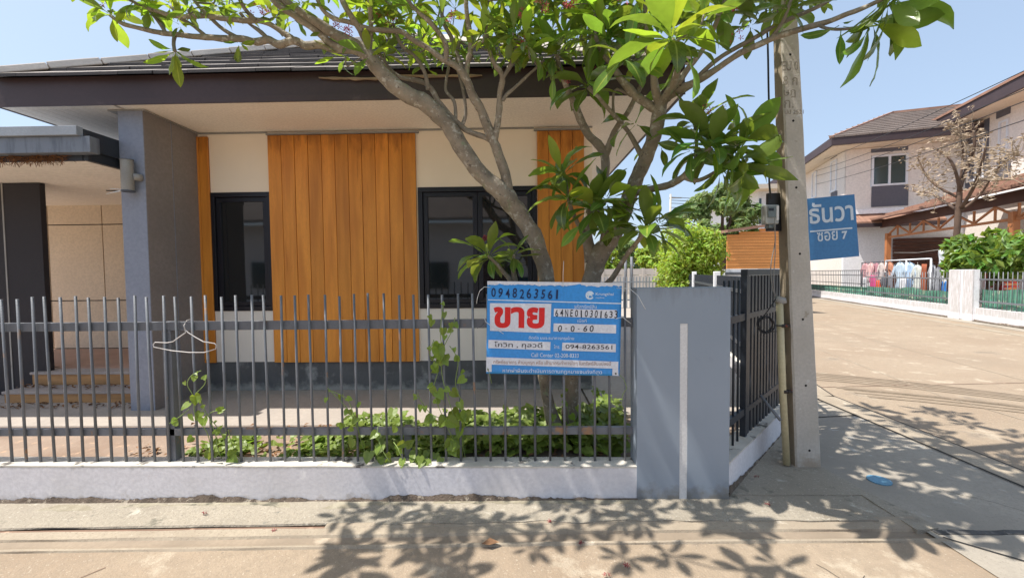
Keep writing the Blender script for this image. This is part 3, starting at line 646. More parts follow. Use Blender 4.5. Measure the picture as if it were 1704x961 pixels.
# canopy over the entry
cyf = 3.74; czt = 3.005; czb = 2.78
MB().box(-8.4, CXL, cyf, cyf + .06, czt - .085, czt).build('canopy_flashing', 'steeltop', house, bevel=.003)
MB().box(-8.4, CXL + .09, cyf + .03, cyf + .12, czb - .01, czt - .088).build('canopy_fascia', 'steelblue', house, bevel=.003)
MB().box(CXL - .03, CXL, cyf + .062, CY + .3, czb + .03, czt - .01).build('canopy_side', 'fencedark', house)
MB().box(CXL - .08, CXL - .031, cyf + .125, CY + .2, czb - .06, czb + .10).build('canopy_side', 'fencedark', house)
MB().box(-8.4, CXL - .035, cyf + .125, BY + .02, czt - .05, czt - .02).build('canopy_roof', 'steelblue', house)
MB().box(-8.4, CXL - .09, cyf + .125, cyf + .15, czb - .06, czt - .06).build('canopy_lining', 'fencedark', house)
src = None; y = cyf + .155
sb_w = .105
while y < BY - .02:
    if src is None: src = MB().box(-8.4, CXL - .09, y, y + sb_w - .006, czb - .055, czb - .04).build('soffit_board', 'soffit', house, loc=(-6, y, czb))
    else: inst(src.data, 'soffit_board', house, (-6, y, czb))
    y += sb_w
MB().box(-8.4, CXL - .09, cyf + .155, BY, czb - .036, czb - .03).build('soffit_back', 'plankgap', house)
MB().bar((-5.3, 5.2, czb - .06), (CXL - .1, 5.42, czb - .06), .02, .012).build('soffit_joint', 'fencedark', house)
# dark wall on the far left, steps and landing
MB().box(-6.25, at(73, 450, Y=4.72).x, 4.72, 4.78, ZF, czb - .06).build('dark_wall', 'blackwall', house, bevel=.004)
MB().box(at(9, 450, Y=4.715).x, at(11.5, 450, Y=4.715).x, 4.715, 4.7195, ZF, czb - .06).build('wall_joint', 'cylinder', house)
def step(x0, yf, z0, z1, yb):
    MB().box(x0 + .015, CXL - .002, yf + .015, yb, z0, z1 - .031).build('step_riser', 'wood_step', house)
    MB().box(x0, CXL - .001, yf, yb, z1 - .03, z1).build('step_tread', 'step_top', house, bevel=.004)
step(at(3, 670, Y=4.40).x, 4.40, ZF, .345, 4.70); step(at(50, 640, Y=4.66).x, 4.66, .346, .50, 4.86)
MB().box(-8, CXL - .001, 4.99, BY, ZF, .496).build('landing', 'landing', house)
MB().box(at(50, 640, Y=4.66).x, CXL - .001, 4.862, 4.989, ZF, .4955).build('landing', 'landing', house)
# roof: hip with individual tiles on the front slope
EX0, EX1 = -5.17, at(1140, 150, Y=EY).x; SL_ = .65; ZE = 3.575
EB = 12.8
MB().box(EX0, EX1, EY - .0, EY + .03, HS - .0, ZE).build('fascia', 'fascia', house, bevel=.003)
MB().box(EX0 + .001, EX1 - .001, EY - .012, EY - .001, HS - .012, HS + .055).build('fascia_trim', 'fascia', house)
MB().box(EX1 - .03, EX1, EY + .031, EB, HS + .0, ZE - .001).build('fascia', 'fascia', house)
MB().box(EX0, EX0 + .03, EY + .031, EB, HS + .0, ZE - .001).build('fascia', 'fascia', house)
MB().box(CXR - .2, EX1 - .031, EY + .031, EB, HS + .004, HS + .02).build('soffit', 'soffit', house)
src = None; x = EX0 + .031
while x < CXR - .205:
    if src is None: src = MB().box(x, x + .112, EY + .031, 12, HS + .004, HS + .018).build('soffit_board', 'soffit', house, loc=(x, EY, HS))
    else: inst(src.data, 'soffit_board', house, (x, EY, HS))
    x += .1165
roof = None
xm = (EX0 + EX1) / 2; yr = EY + (EX1 - EX0) / 2; zr = ZE + SL_ * (yr - EY)
rb = MB(); e = .02
A_, B_ = Vector((EX0, EY, ZE + .001)), Vector((EX1, EY, ZE + .001)); AP = Vector((xm, yr, zr)); AB = Vector((xm, EB - (yr - EY), zr)); C_, D_ = Vector((EX1, EB, ZE + .001)), Vector((EX0, EB, ZE + .001))
rb.poly([A_, B_, AP]); rb.poly([B_, C_, AB, AP]); rb.poly([C_, D_, AB]); rb.poly([D_, A_, AP, AB])
roof = rb.build('roof', 'fascia', house)
ex_ = .30; tw_ = .335; nrow = int((yr - EY) / ex_)
def tilemesh(w):
    m_ = MB(); dn = ex_ + .03; th = .030
    m_.hexa([(-w / 2, -.02, .012), (w / 2, -.02, .012), (w / 2, dn, .012 + SL_ * dn - .012), (-w / 2, dn, .012 + SL_ * dn - .012),
             (-w / 2, -.02, .012 + th), (w / 2, -.02, .012 + th), (w / 2, dn, SL_ * dn + .016), (-w / 2, dn, SL_ * dn + .016)])
    return m_
tile_src = None
for r_ in range(nrow):
    y = EY - .06 + r_ * ex_; z = ZE + SL_ * (y - EY) + .0
    xa, xb = EX0 + (y - EY) + .02, EX1 - (y - EY) - .02
    xx = EX0 - .17 + (tw_ / 2 if r_ % 2 else 0)
    while xx < EX1 + .2:
        lo, hi = max(xx - tw_ / 2 + .002, xa), min(xx + tw_ / 2 - .002, xb)
        if hi - lo > .04:
            full = (hi - lo) > tw_ - .006
            c = Vector(((lo + hi) / 2, y + rng.uniform(-.006, .006), z + rng.uniform(-.002, .003)))
            if full and tile_src is None:
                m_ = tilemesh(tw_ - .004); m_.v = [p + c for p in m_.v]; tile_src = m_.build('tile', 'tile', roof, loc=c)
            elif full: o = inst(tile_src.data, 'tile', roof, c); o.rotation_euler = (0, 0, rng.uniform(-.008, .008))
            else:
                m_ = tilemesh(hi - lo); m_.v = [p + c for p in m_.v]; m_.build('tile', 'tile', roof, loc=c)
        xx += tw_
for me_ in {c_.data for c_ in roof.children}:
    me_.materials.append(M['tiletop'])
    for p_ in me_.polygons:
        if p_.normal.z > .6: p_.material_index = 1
def ridge(a, b, w=.16, h=.075):
    d = (b - a).normalized(); sd_ = d.cross(Vector((0, 0, 1))).normalized(); up_ = sd_.cross(d)
    m_ = MB(); m_.prism([a - sd_ * w / 2 + up_ * .01, a + sd_ * w / 2 + up_ * .01, a + sd_ * w * .35 + up_ * h, a - sd_ * w * .35 + up_ * h], b - a)
    return m_.build('ridge_cap', 'ridge', roof, bevel=.012)
for a_, b_2 in ((A_, AP), (B_, AP)):
    n = 12
    for k in range(n): ridge(a_.lerp(b_2, k / n), a_.lerp(b_2, (k + .985) / n), .17, .085 + .006 * (k % 2))
# splintered strip of board above the fascia
def splinter(u0, u1, v, seed):
    p0 = at(u0, v, Y=EY - .03); p1 = at(u1, v, Y=EY - .03); n = 40; m_ = MB(); T, B2 = [], []
    for i in range(n + 1):
        q = p0.lerp(p1, i / n); e_ = min(1, i / 7, (n - i) / 5)
        T.append(q + Vector((0, 0, .004 + .008 * noise.noise(q * 9 + Vector((seed, 0, 0))) * e_)))
        B2.append(q - Vector((0, 0, (.010 + .016 * abs(noise.noise(q * 11 + Vector((seed, 2, 0))))) * max(.08, e_))))
    for i in range(n):
        m_.hexa([B2[i], B2[i + 1], B2[i + 1] + Vector((0, .02, 0)), B2[i] + Vector((0, .02, 0)), T[i], T[i + 1], T[i + 1] + Vector((0, .02, 0)), T[i] + Vector((0, .02, 0))])
    m_.build('splintered_board', 'splinter', house)
splinter(530, 640, 129, 0); splinter(655, 802, 125, 3)
# nest-like debris under the canopy edge
m_ = MB()
for i in range(240):
    xx = rng.uniform(-5.0, CXL - .22) if i % 3 else rng.uniform(-4.75, -4.4); p = Vector((xx, cyf + .10 + rng.uniform(0, .02), czb - .012 + rng.uniform(-.045, .0)))
    pts = [p]; d = Vector((rng.uniform(-1, 1), rng.uniform(-.3, .3), rng.uniform(-.6, .5))).normalized()
    for k in range(3): d = (d + Vector((rng.uniform(-.5, .5), 0, rng.uniform(-.6, .3)))).normalized(); pts.append(pts[-1] + d * rng.uniform(.015, .035))
    m_.tube(pts, .0022, 3, False)
tag(m_.build('dry_roots', 'nest', kind='stuff'), 'brown dry roots and twigs lodged under the canopy edge', 'debris')

# wall lamp on the column
lp = at(212, 292, Y=CY - .07)
lamp = thing('wall_lamp', 'grey cylindrical wall lamp mounted high on the lavender column', 'lamp', lp)
MB().tube([lp + Vector((0, 0, -.155)), lp + Vector((0, 0, .155))], .052, 20).build('lamp_housing', 'cylinder', lamp, bevel=.004)
MB().tube([lp + Vector((0, 0, .150)), lp + Vector((0, 0, .162))], .056, 20).build('lamp_rim', 'steelblue', lamp)
MB().tube([lp + Vector((0, 0, -.163)), lp + Vector((0, 0, -.150))], .056, 20).build('lamp_rim', 'steelblue', lamp)
MB().tube([lp + Vector((.045, .01, -.01)), lp + Vector((.085, .068, -.01))], .035, 14).build('bracket', 'cylinder', lamp)
m_ = MB()
for k in range(4):
    d = Vector((-1, rng.uniform(-.2, .2), rng.uniform(-.3, .4))); m_.tube([lp + Vector((-.0, -.03, -.15)), lp + Vector((-.06, -.04, -.15 + d.z * .06)), lp + Vector((-.13 - .02 * k, -.03, -.15 + d.z * .12))], .004, 4)
m_.build('cobweb_shred', 'ziptie', lamp)
# coat hanger on the fence
hg = at(306, 560, Y=FY - .02)
hang = thing('coat_hanger', 'white wire coat hanger hooked over the top rail of the front fence', 'coat hanger', hg)
H_ = lambda u, v, dy=0: at(u, v, Y=FY - .022 + dy)
m_ = MB(); m_.tube([H_(309, 536, .03), H_(311, 533, .055), H_(317, 531, .075), H_(320, 536, .08), H_(318, 541, .08)], .0025, 6); m_.tube([H_(308, 548), H_(306, 541, .0), H_(309, 536, .03)], .0025, 6)
m_.build('hook', 'hanger', hang)
body = [(308, 548), (309, 553), (296, 562), (288, 568), (277, 570), (258, 569), (255, 573), (256, 577), (285, 583), (315, 586), (340, 586), (359, 580), (360, 574), (357, 571), (338, 568), (324, 560), (313, 553), (308, 548)]
m_ = MB(); m_.tube([H_(*p, dy=-.003 * math.sin(i)) for i, p in enumerate(body)], .0034, 6, False); m_.build('frame', 'hanger', hang)

# ------------------------------------------------------------------ banner
BYp = 2.893
bTL, bTR, bBL, bBR = at(811, 470, Y=BYp), at(1034, 469, Y=BYp), at(809, 621, Y=BYp), at(1032, 625, Y=BYp)
bw = ((bTR - bTL).length + (bBR - bBL).length) / 2; bh = ((bTL - bBL).length + (bTR - bBR).length) / 2
ban = thing('sale_banner', 'blue and white for sale banner with red Thai lettering tied to the front fence', 'banner', bBL)
bex = (bBR - bBL).normalized(); bez = (bTL - bBL).normalized()
def bp_(px, py): # pixel in the enlarged view of the banner (1416x961 crop) -> banner metres (x from left, z from bottom)
    return ((px - 152) / (1278 - 152) * bw, (868 - py) / (868 - 95) * bh)
def wav(x, z): return .0035 * math.sin(x * 7 + z * 4) + .002 * math.sin(x * 17 - z * 9)
def BP(x, z, d=0): return bBL + bex * x + bez * z + Vector((0, -d, 0))
m_ = MB(); NX, NZ = 40, 26
for j in range(NZ + 1):
    for i in range(NX + 1):
        x, z = bw * i / NX, bh * j / NZ
        m_.v.append(BP(x, z, 0) + Vector((0, .002 * math.sin(x * 9 + z * 6) * (1 if 0 < i < NX else .5), .0)))
for j in range(NZ):
    for i in range(NX):
        a = j * (NX + 1) + i; m_.f.append((a, a + 1, a + NX + 2, a + NX + 1)); m_.sm.append(True)
sh = m_.build('vinyl_sheet', 'bannerblue', ban, fix=False); so_ = sh.modifiers.new('solid', 'SOLIDIFY'); so_.thickness = .0015
def bpatch(name, pts, m, d=.0035):
    P = [BP(*bp_(*p), d) for p in pts]; mm = MB(); mm.prism(P, (0, .0008, 0)); return mm.build(name, m, ban)
bpatch('print_panel', [(176, 275), (692, 272), (688, 518), (180, 506)], 'bannerwhite')
bpatch('print_panel', [(714, 312), (1240, 316), (1240, 388), (714, 378)], 'bannerwhite')
bpatch('print_panel', [(714, 436), (1238, 440), (1238, 512), (714, 504)], 'bannerwhite')
bpatch('print_panel', [(168, 582), (692, 592), (690, 662), (168, 652)], 'bannerwhite')
bpatch('print_panel', [(790, 596), (1240, 600), (1240, 668), (788, 662)], 'bannerwhite')
bpatch('print_panel', [(152, 728), (1264, 748), (1264, 806), (1216, 806), (198, 790), (198, 852), (152, 852)], 'bannerwhite')
bpatch('print_panel', [(1216, 806), (1264, 806), (1268, 866), (1216, 864)], 'bannerwhite')
bpatch('print_line', [(160, 244), (1274, 258), (1274, 268), (160, 252)], 'bannertext')
top = [(152, 92)] + [(1278, 92)]
jag = []
xx = 1278
while xx > 152:
    jag.append((xx, 122 + 16 * noise.noise(Vector((xx * .021, 3, 0))) + 9 * noise.noise(Vector((xx * .09, 0, 0))) - 22 * max(0, noise.noise(Vector((xx * .006, 9, 0)))))); xx -= 14
bpatch('torn_edge', [(152, 92), (1278, 92)] + jag + [(152, 118)], 'bannerwhite')
def btext(body, m, x0, y1, w, h, bold=0, fit=True, shear=0, d=.0045):
    x, z = bp_(x0, y1); ww = w / (1278 - 152) * bw if w else None; hh = h / (868 - 95) * bh
    return lettering(body, m, ban, BP(0, 0, 0), bex, bez, w=ww, h=hh, x=x, z=z, bold=bold, depth=d, shear=shear)
def hand(body, m, x0, y1, x1, h, slope=0, bold=.012):
    """hand-written digits: each character a little different"""
    n = len(body); adv = (x1 - x0) / n
    for i, ch in enumerate(body):
        if ch == ' ': continue
        cw = adv * (.62 if ch not in '1-' else .30); hh = h * (.9 + .16 * rng.random()) * (.09 if ch == '-' else 1)
        yo = -h * .42 if ch == '-' else 0
        btext(ch, m, x0 + i * adv + (adv - cw) * .4, y1 + slope * i + rng.uniform(-3, 3) + yo, cw, hh, bold, shear=rng.uniform(-.05, .16))
hand('0948263561', 'inkblue', 178, 226, 772, 78, 1.2)
hand('64NE010301633', 'inkblack', 720, 378, 1256, 62, .5)
hand('0-0-60', 'inkblack', 744, 502, 1062, 54, .3)
btext('ขาย', 'bannerred', 208, 482, 430, 178, .040)
btext('Krungthai', 'bannertext', 1060, 204, 150, 30, .01)
btext('กรุงไทย', 'bannertext', 1062, 226, 70, 16, .01)
btext('รหัสทรัพย์สิน', 'bannertext', 884, 308, 186, 32, .006)
btext('เนื้อที่', 'bannertext', 914, 424, 76, 30, .006)
btext('ติดต่อ บมจ.ธนาคารกรุงไทย', 'bannertext', 508, 580, 380, 38, .006)
btext('โกวิท , กุลวดี', 'inkblack', 218, 654, 404, 58, .004)
btext('โทร.', 'bannertext', 720, 646, 52, 32, .006)
btext('094-8263561', 'inkblack', 818, 646, 392, 36, .004)
btext('Call Center 02-208-8333', 'bannertext', 530, 720, 400, 34, .006)
btext('ทรัพย์ธนาคาร ห้ามบุกรุก หรือ เข้ามากระทำการใดๆ ในทรัพย์สินแปลงนี้', 'bannerbrown', 212, 792, 990, 44, .004)
btext('หากฝ่าฝืนจะดำเนินการตามกฎหมายจนถึงที่สุด', 'bannertext', 292, 864, 836, 48, .006)
# bank emblem: round white bird-like mark
def edisc(cx, cy, r0, a0, a1, m='bannertext', d=.0042, th=12):
    P = []; n = 18
    for i in range(n + 1): a = a0 + (a1 - a0) * i / n; P.append((cx + r0 * math.cos(a), cy - r0 * math.sin(a)))
    for i in range(n + 1): a = a1 + (a0 - a1) * i / n; P.append((cx + (r0 - th) * math.cos(a), cy - (r0 - th) * math.sin(a)))
    return bpatch('emblem', P, m, d)
edisc(1012, 198, 36, R(20), R(330), th=14); edisc(1016, 200, 18, R(-30), R(200), th=9)
bpatch('emblem', [(985, 176), (1030, 168), (1046, 190), (1020, 186), (1034, 206), (1008, 200), (1002, 222), (994, 200), (978, 198)], 'bannertext', .0044)
for p in ((168, 834), (1244, 848)):
    c = BP(*bp_(*p), .004); MB().tube([c, c + Vector((0, -.002, 0))], .006, 12).build('eyelet', 'blackplastic', ban)
def tie(name, label, pts, r, m, depth=-.012):
    P = [at(u, v, Y=BYp - .02 + (d if d else 0)) for u, v, d in pts]
    o = MB().tube(P, r, 5, smooth=True).build(name, m, loc=P[0]); return tag(o, label, 'cable tie', 'ties holding the banner')
tie('cable_tie', 'white cable tie curling off the upper left corner of the banner', [(817, 478, .01), (806, 477, -.01), (798, 484, -.02), (794, 497, -.01), (793, 505, 0)], .0022, 'ziptie')
tie('cable_tie', 'white cable tie crossing the left edge of the banner over the rail', [(805, 525, .01), (808, 535, -.01), (820, 544, -.01), (838, 555, -.0)], .0022, 'ziptie')
tie('cable_tie', 'long white cable tie bent from the upper right banner corner over the pillar', [(1026, 479, 0), (1048, 480, -.07), (1062, 492, -.1), (1074, 514, -.1)], .002, 'ziptie')
tie('cable_tie', 'white cable tie off the right edge of the banner at rail height', [(1025, 530, 0), (1036, 527, -.01), (1042, 532, -.02), (1050, 538, -.01)], .002, 'ziptie')
tie('cable_tie', 'pale cable tie standing up above the middle of the banner', [(937, 477, .01), (937, 455, 0), (938, 434, .005)], .0018, 'ziptie')
tie('cable_tie', 'thin black cable tie sticking out left of the banner at rail height', [(806, 537, .01), (800, 543, -.005), (794, 546, 0)], .0016, 'blackcable')
tie('green_tie', 'loose green plastic string hanging under the right banner corner', [(1030, 622, 0), (1038, 630, -.01), (1043, 645, -.01), (1036, 656, 0), (1034, 672, 0), (1037, 684, 0)], .0022, 'vinestem')
tie('green_tie', 'loose green plastic string hanging under the left banner corner', [(811, 612, 0), (815, 622, -.01), (818, 637, 0)], .002, 'vinestem')

# ------------------------------------------------------------------ concrete utility pole with its fittings
PYp = 3.28
b0, b1 = at(1325, 781, Y=PYp), at(1368, 779, Y=PYp); t0, t1 = at(1301, 70, Y=PYp), at(1331, 70, Y=PYp)
ext = 2.2
zb = .012
def plerp(a, b, z): return a.lerp(b, (z - a.z) / (b.z - a.z))
pole = thing('utility_pole', 'square concrete utility pole leaning slightly at the street corner with bolt holes down its face', 'pole', (b0.x, PYp, zb))
def pq(z): # four corners at height z
    l_ = plerp(b0, t0, z); r_ = plerp(b1, t1, z); dep = .155 - .012 * z
    return l_, r_, Vector((r_.x, PYp + dep, z)), Vector((l_.x, PYp + dep, z))
NZ_ = 60; ZT = 7.2
m_ = MB(); ms = MB()
zs = [zb + (ZT - zb) * i / NZ_ for i in range(NZ_ + 1)]
ch = .012
def ring(z):
    a, b, c, d = [Vector((p.x, p.y, z)) for p in pq(z)]
    j = lambda p, k: p + Vector((.004 * noise.noise(Vector((z * 5, k, 1))), .003 * noise.noise(Vector((z * 7, k, 4))), 0))
    return [j(a + Vector((ch, 0, 0)), 1), j(b - Vector((ch, 0, 0)), 2), j(b + Vector((0, ch, 0)), 3), c - Vector((0, ch, 0)), c - Vector((ch, 0, 0)), d + Vector((ch, 0, 0)), d - Vector((0, ch, 0)), j(a + Vector((0, ch, 0)), 8)]
rings = [ring(z) for z in zs]
for k, r_ in enumerate(rings): m_.v += r_; ms.v += r_
for k in range(NZ_):
    for j in range(8):
        a = k * 8 + j; b = k * 8 + (j + 1) % 8
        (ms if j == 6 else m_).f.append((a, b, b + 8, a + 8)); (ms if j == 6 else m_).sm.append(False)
m_.f.append(tuple(NZ_ * 8 + j for j in range(8))); m_.sm.append(False)
m_.build('pole_shaft', 'polecon', pole, fix=False); ms.build('pole_side', 'poleshade', pole, fix=False)
for (u, v) in ((1315, 91), (1320, 201), (1325, 312), (1331, 422), (1336, 531), (1341, 641), (1347, 749)):
    c = at(u, v, Y=PYp); MB().tube([c + Vector((0, -.0006, 0)), c + Vector((0, .004, 0))], .0095, 12).build('bolt_hole', 'holes', pole)
# faded stencilled marks
st_o = at(1303, 190, Y=PYp - .001)
for i, (tx, v, hh, ww) in enumerate((('EU 0', 118, 15, 25), ('8 ก', 142, 15, 23), ('ษฎ', 163, 13, 19), ('ก.', 180, 13, 15), ('ปป 2521', 190, 7, 30))):
    p = at(1302 + i, v, Y=PYp - .0012)
    lettering(tx, 'blackpaint', pole, p, Vector((1, 0, 0)), Vector((0, 0, 1)), w=ww / F * PYp, h=hh / F * PYp, depth=.0006, name='stencil_mark')
# footing
# sign
SPy = 3.46
sTL, sTR, sBR, sBL = at(1338, 331, Y=SPy), at(1422, 323, Y=SPy), at(1430, 426, Y=SPy), at(1344, 434, Y=SPy)
sgn = thing('street_name_sign', 'blue Thai street name plate fixed behind the concrete pole', 'street sign', sBL)
m_ = MB(); m_.prism([sTL, sTR, sBR, sBL], (0, .012, 0)); m_.build('plate', 'signblue', sgn, bevel=.001)
sex = (sTR - sTL).normalized(); sez = (sTL - sBL).normalized(); sc_ = SPy / F
def stx(tx, u, v, w, h, bold):
    p = at(u, v, Y=SPy); lettering(tx, 'signwhite', sgn, p, sex, sez, w=w * sc_, h=h * sc_, depth=.002, bold=bold)
stx('ธันวา', 1347, 373, 71, 34, .018); stx('ซอย', 1360, 402, 33, 15, .012); stx('7', 1401, 398, 9, 13, .035)
a_, b_3 = at(1348, 384, Y=SPy), at(1418, 378, Y=SPy)
m_ = MB(); m_.prism([a_, b_3, b_3 + Vector((0, 0, -.012)), a_ + Vector((0, 0, -.012))], (0, -.002, 0)); m_.v = [p + Vector((0, -.0005, 0)) for p in m_.v]; m_.build('rule_line', 'signwhite', sgn)
MB().bar(at(1346, 352, Y=SPy + .03), at(1300, 356, Y=SPy + .03), .03, .03).build('bracket', 'fencedark', sgn)
MB().bar(at(1348, 412, Y=SPy + .03), at(1304, 416, Y=SPy + .03), .03, .03).build('bracket', 'fencedark', sgn)
# meter
mY = 3.36
mt = thing('electric_meter', 'small grey electricity meter on a black backing board strapped to the pole', 'meter', at(1290, 350, Y=mY))
q = at(1278, 321, Y=mY), at(1306, 384, Y=mY)
MB().box(q[0].x, q[1].x, mY, mY + .03, q[1].z, q[0].z).build('backing_board', 'blackplastic', mt, bevel=.004)
q = at(1272, 341, Y=mY - .05), at(1294, 373, Y=mY - .05)
MB().box(q[0].x, q[1].x, mY - .07, mY - .002, q[1].z, q[0].z).build('meter_body', 'meter', mt, bevel=.010)
MB().box(q[0].x + .012, q[1].x - .03, mY - .078, mY - .0705, q[1].z + .05, q[0].z - .015).build('meter_window', 'meterglass', mt, bevel=.004)
MB().box(q[0].x + .02, q[1].x - .05, mY - .0805, mY - .0785, q[0].z - .05, q[0].z - .03).build('dial', 'inkblack', mt)
MB().box(q[1].x - .026, q[1].x - .006, mY - .076, mY - .0705, q[1].z + .03, q[0].z - .01).build('meter_cover', 'whitestripe', mt, bevel=.002)
MB().box(q[0].x + .03, q[1].x - .02, mY - .06, mY - .004, q[1].z - .03, q[1].z - .001).build('terminal_box', 'meterglass', mt, bevel=.004)
# conduit pipe with clamps
pp_ = [at(1297, 502, Y=3.30), at(1302, 640, Y=3.30), at(1309, 772, Y=3.30)]
con = thing('conduit_pipe', 'yellowed plastic conduit pipe clamped upright against the pole', 'pipe', pp_[2])
MB().tube(pp_, .026, 16).build('pipe', 'pvc', con)
MB().tube([pp_[0] + Vector((-.012, 0, -.01)), pp_[0] + Vector((.0, 0, .02)), pp_[0] + Vector((.018, 0, .012)), pp_[0] + Vector((.026, 0, -.012))], [.028, .036, .034, .03], 12).build('pipe_cap', 'cylinder', con)
for (u, v) in ((1301, 541), (1305, 650)):
    c = at(u, v, Y=3.30)
    m_ = MB(); m_.tube([c + Vector((0, 0, -.012)), c + Vector((0, 0, .012))], .031, 14); m_.bar(c + Vector((.02, -.02, 0)), Vector((pq(c.z)[0].x + .006, PYp + .02, c.z)), .012, .022); m_.build('clamp', 'rust', con)
c = at(1306, 552, Y=3.30); 
# cables
def cable(name, label, pts, r, m, Y=3.33, seg=6, cat='cable'):
    P = [at(p[0], p[1], Y=Y + (p[2] if len(p) > 2 else 0)) for p in pts]
    P2 = []
    for i in range(len(P) - 1):
        p0 = P[max(0, i - 1)]; p1 = P[i]; p2 = P[i + 1]; p3 = P[min(len(P) - 1, i + 2)]
        for k in range(5):
            t = k / 5; P2.append(.5 * ((2 * p1) + (p2 - p0) * t + (2 * p0 - 5 * p1 + 4 * p2 - p3) * t * t + (3 * p1 - p0 - 3 * p2 + p3) * t ** 3))
    P2.append(P[-1]); return tag(MB().tube(P2, r, seg).build(name, m, loc=P[0]), label, cat)
cable('service_cable', 'black cable running down the left edge of the pole to the meter', [(1270, -60), (1277, 60), (1279, 150), (1281, 240), (1280, 300), (1283, 330)], .007, 'blackcable')
cable('meter_cable', 'thin grey wire dropping from the meter to the conduit', [(1288, 372, -.05), (1290, 400), (1283, 440), (1284, 470), (1291, 500)], .0035, 'cable')
cable('meter_cable', 'second grey wire dropping straight from the meter cover to the conduit', [(1289, 360, -.08), (1290, 420, -.05), (1287, 470, -.05), (1293, 502)], .003, 'cable')
coil = [(1287, 495)]
P = []
cc = at(1274, 540, Y=3.24)
for k in range(3 * 20 + 1):
    a = 2 * math.pi * k / 20 + 1.2; rr = .060 + .006 * math.sin(k * .21) ; P.append(cc + Vector((rr * math.cos(a), .012 * math.sin(k * .5), rr * 1.05 * math.sin(a))))
m_ = MB(); m_.tube([at(1291, 497, Y=3.27), at(1281, 512, Y=3.26), at(1268, 530, Y=3.24)] + P, .0045, 6, smooth=True)
m_.tube([at(1262, 546, Y=3.23), at(1275, 552, Y=3.23), at(1292, 551, Y=3.25)], .0035, 5); m_.tube([at(1289, 541, Y=3.24), at(1305, 542, Y=3.26)], .006, 5)
tag(m_.build('cable_coil', 'blackcable', loc=cc), 'small coil of black and grey cable hung beside the conduit top', 'cable')
a_, b_3 = at(1265, 657, Y=3.42), at(1299, 699, Y=3.25)
tag(MB().tube([a_, b_3], .012, 8).build('loose_rod', 'fencesteel', loc=a_), 'loose grey metal rod leaning diagonally from the corner fence', 'rod')

# ------------------------------------------------------------------ far side of the side street
def V2(p): return Vector((p[0], p[1], 0))
aD = Vector((.292, .956, 0)); bD = Vector((.956, -.292, 0))     # along the street, across it (away from us)
K0 = Vector((13.2, 10.7, 0)); kd = (Vector((17.2, 23.6, 0)) - K0).normalized(); kn = Vector((kd.y, -kd.x, 0))
def kp(s, off=0, z=0): return K0 + kd * s + kn * off + Vector((0, 0, z))
sheet('far_pavement', [kp(-8, -.05)[:2], kp(60, -.05)[:2], kp(60, 14)[:2], kp(-8, 14)[:2]], 'cement', .03)
sheet('far_garden', [kp(-8, .4)[:2], kp(60, .4)[:2], kp(60, 13)[:2], kp(-8, 13)[:2]], 'slab', .06)
line('far_gutter', [kp(-8, -1.0)[:2], kp(60, -1.0)[:2]], .22, 'gutter', .0085)
line('far_gutter', [kp(-8, -.25)[:2], kp(60, -.25)[:2]], .4, 'cement', .0095)
lw2 = low_wall
def far_s(u, off=0):   # parameter along the kerb line where it crosses picture column u
    d = ray(u, 450); # solve K0+kd*s+kn*off = t*d (xy)
    a = K0 + kn * off; det = kd.x * -d.y + d.x * kd.y
    return ((-a.x) * -d.y + d.x * (-a.y)) / det
fpost0, fpost1 = far_s(1624, 0), far_s(1583, 0)
def far_wall(s0, s1, label):
    w = thing('low_wall', label, 'wall', kp(s0)); a, b = kp(s0), kp(s1)
    MB().hexa([a, a + kn * .2, b + kn * .2, b, a + Vector((0, 0, .42)), a + kn * .2 + Vector((0, 0, .42)), b + kn * .2 + Vector((0, 0, .42)), b + Vector((0, 0, .42))]).build('render_face', 'wallwhite', w)
    m_ = MB(); n = 60
    for i in range(n):
        s_, s2 = s0 + (s1 - s0) * i / n, s0 + (s1 - s0) * (i + 1) / n
        h_ = lambda s: .05 + .05 * abs(noise.noise(Vector((s * 1.7, 0, 0))))
        m_.poly([kp(s_, -.04, .02), kp(s2, -.04, .02), kp(s2, -.01, h_(s2)), kp(s_, -.01, h_(s_))])
    m_.build('soil_stain', 'dirt_edge', w); return w
far_wall(-8, fpost0 - .01, 'low white wall across the side street at the right edge, under the green netting')
far_wall(fpost1 + .01, 60, 'low white wall across the side street below the fence with hanging laundry')
fp = thing('gate_pillar', 'pale grey pillar in leaf shade across the side street beside the bare tree', 'pillar', kp(fpost0))
a, b = kp(fpost0, -.06), kp(fpost1, -.06); mid0 = a.lerp(b, .40); mid1 = a.lerp(b, .52)
def slabv(a, b, d0, d1, z0, z1):
    return MB().hexa([a + kn * d0 + Vector((0, 0, z0)), a + kn * d1 + Vector((0, 0, z0)), b + kn * d1 + Vector((0, 0, z0)), b + kn * d0 + Vector((0, 0, z0)), a + kn * d0 + Vector((0, 0, z1)), a + kn * d1 + Vector((0, 0, z1)), b + kn * d1 + Vector((0, 0, z1)), b + kn * d0 + Vector((0, 0, z1))])
slabv(a, b, .03, .16, 0, 1.58).build('pillar_body', 'whitewall', fp); slabv(a, mid0, 0, .029, 0, 1.57).build('render_face', 'wallwhite', fp); slabv(mid1, b, 0, .029, 0, 1.57).build('render_face', 'wallwhite', fp)
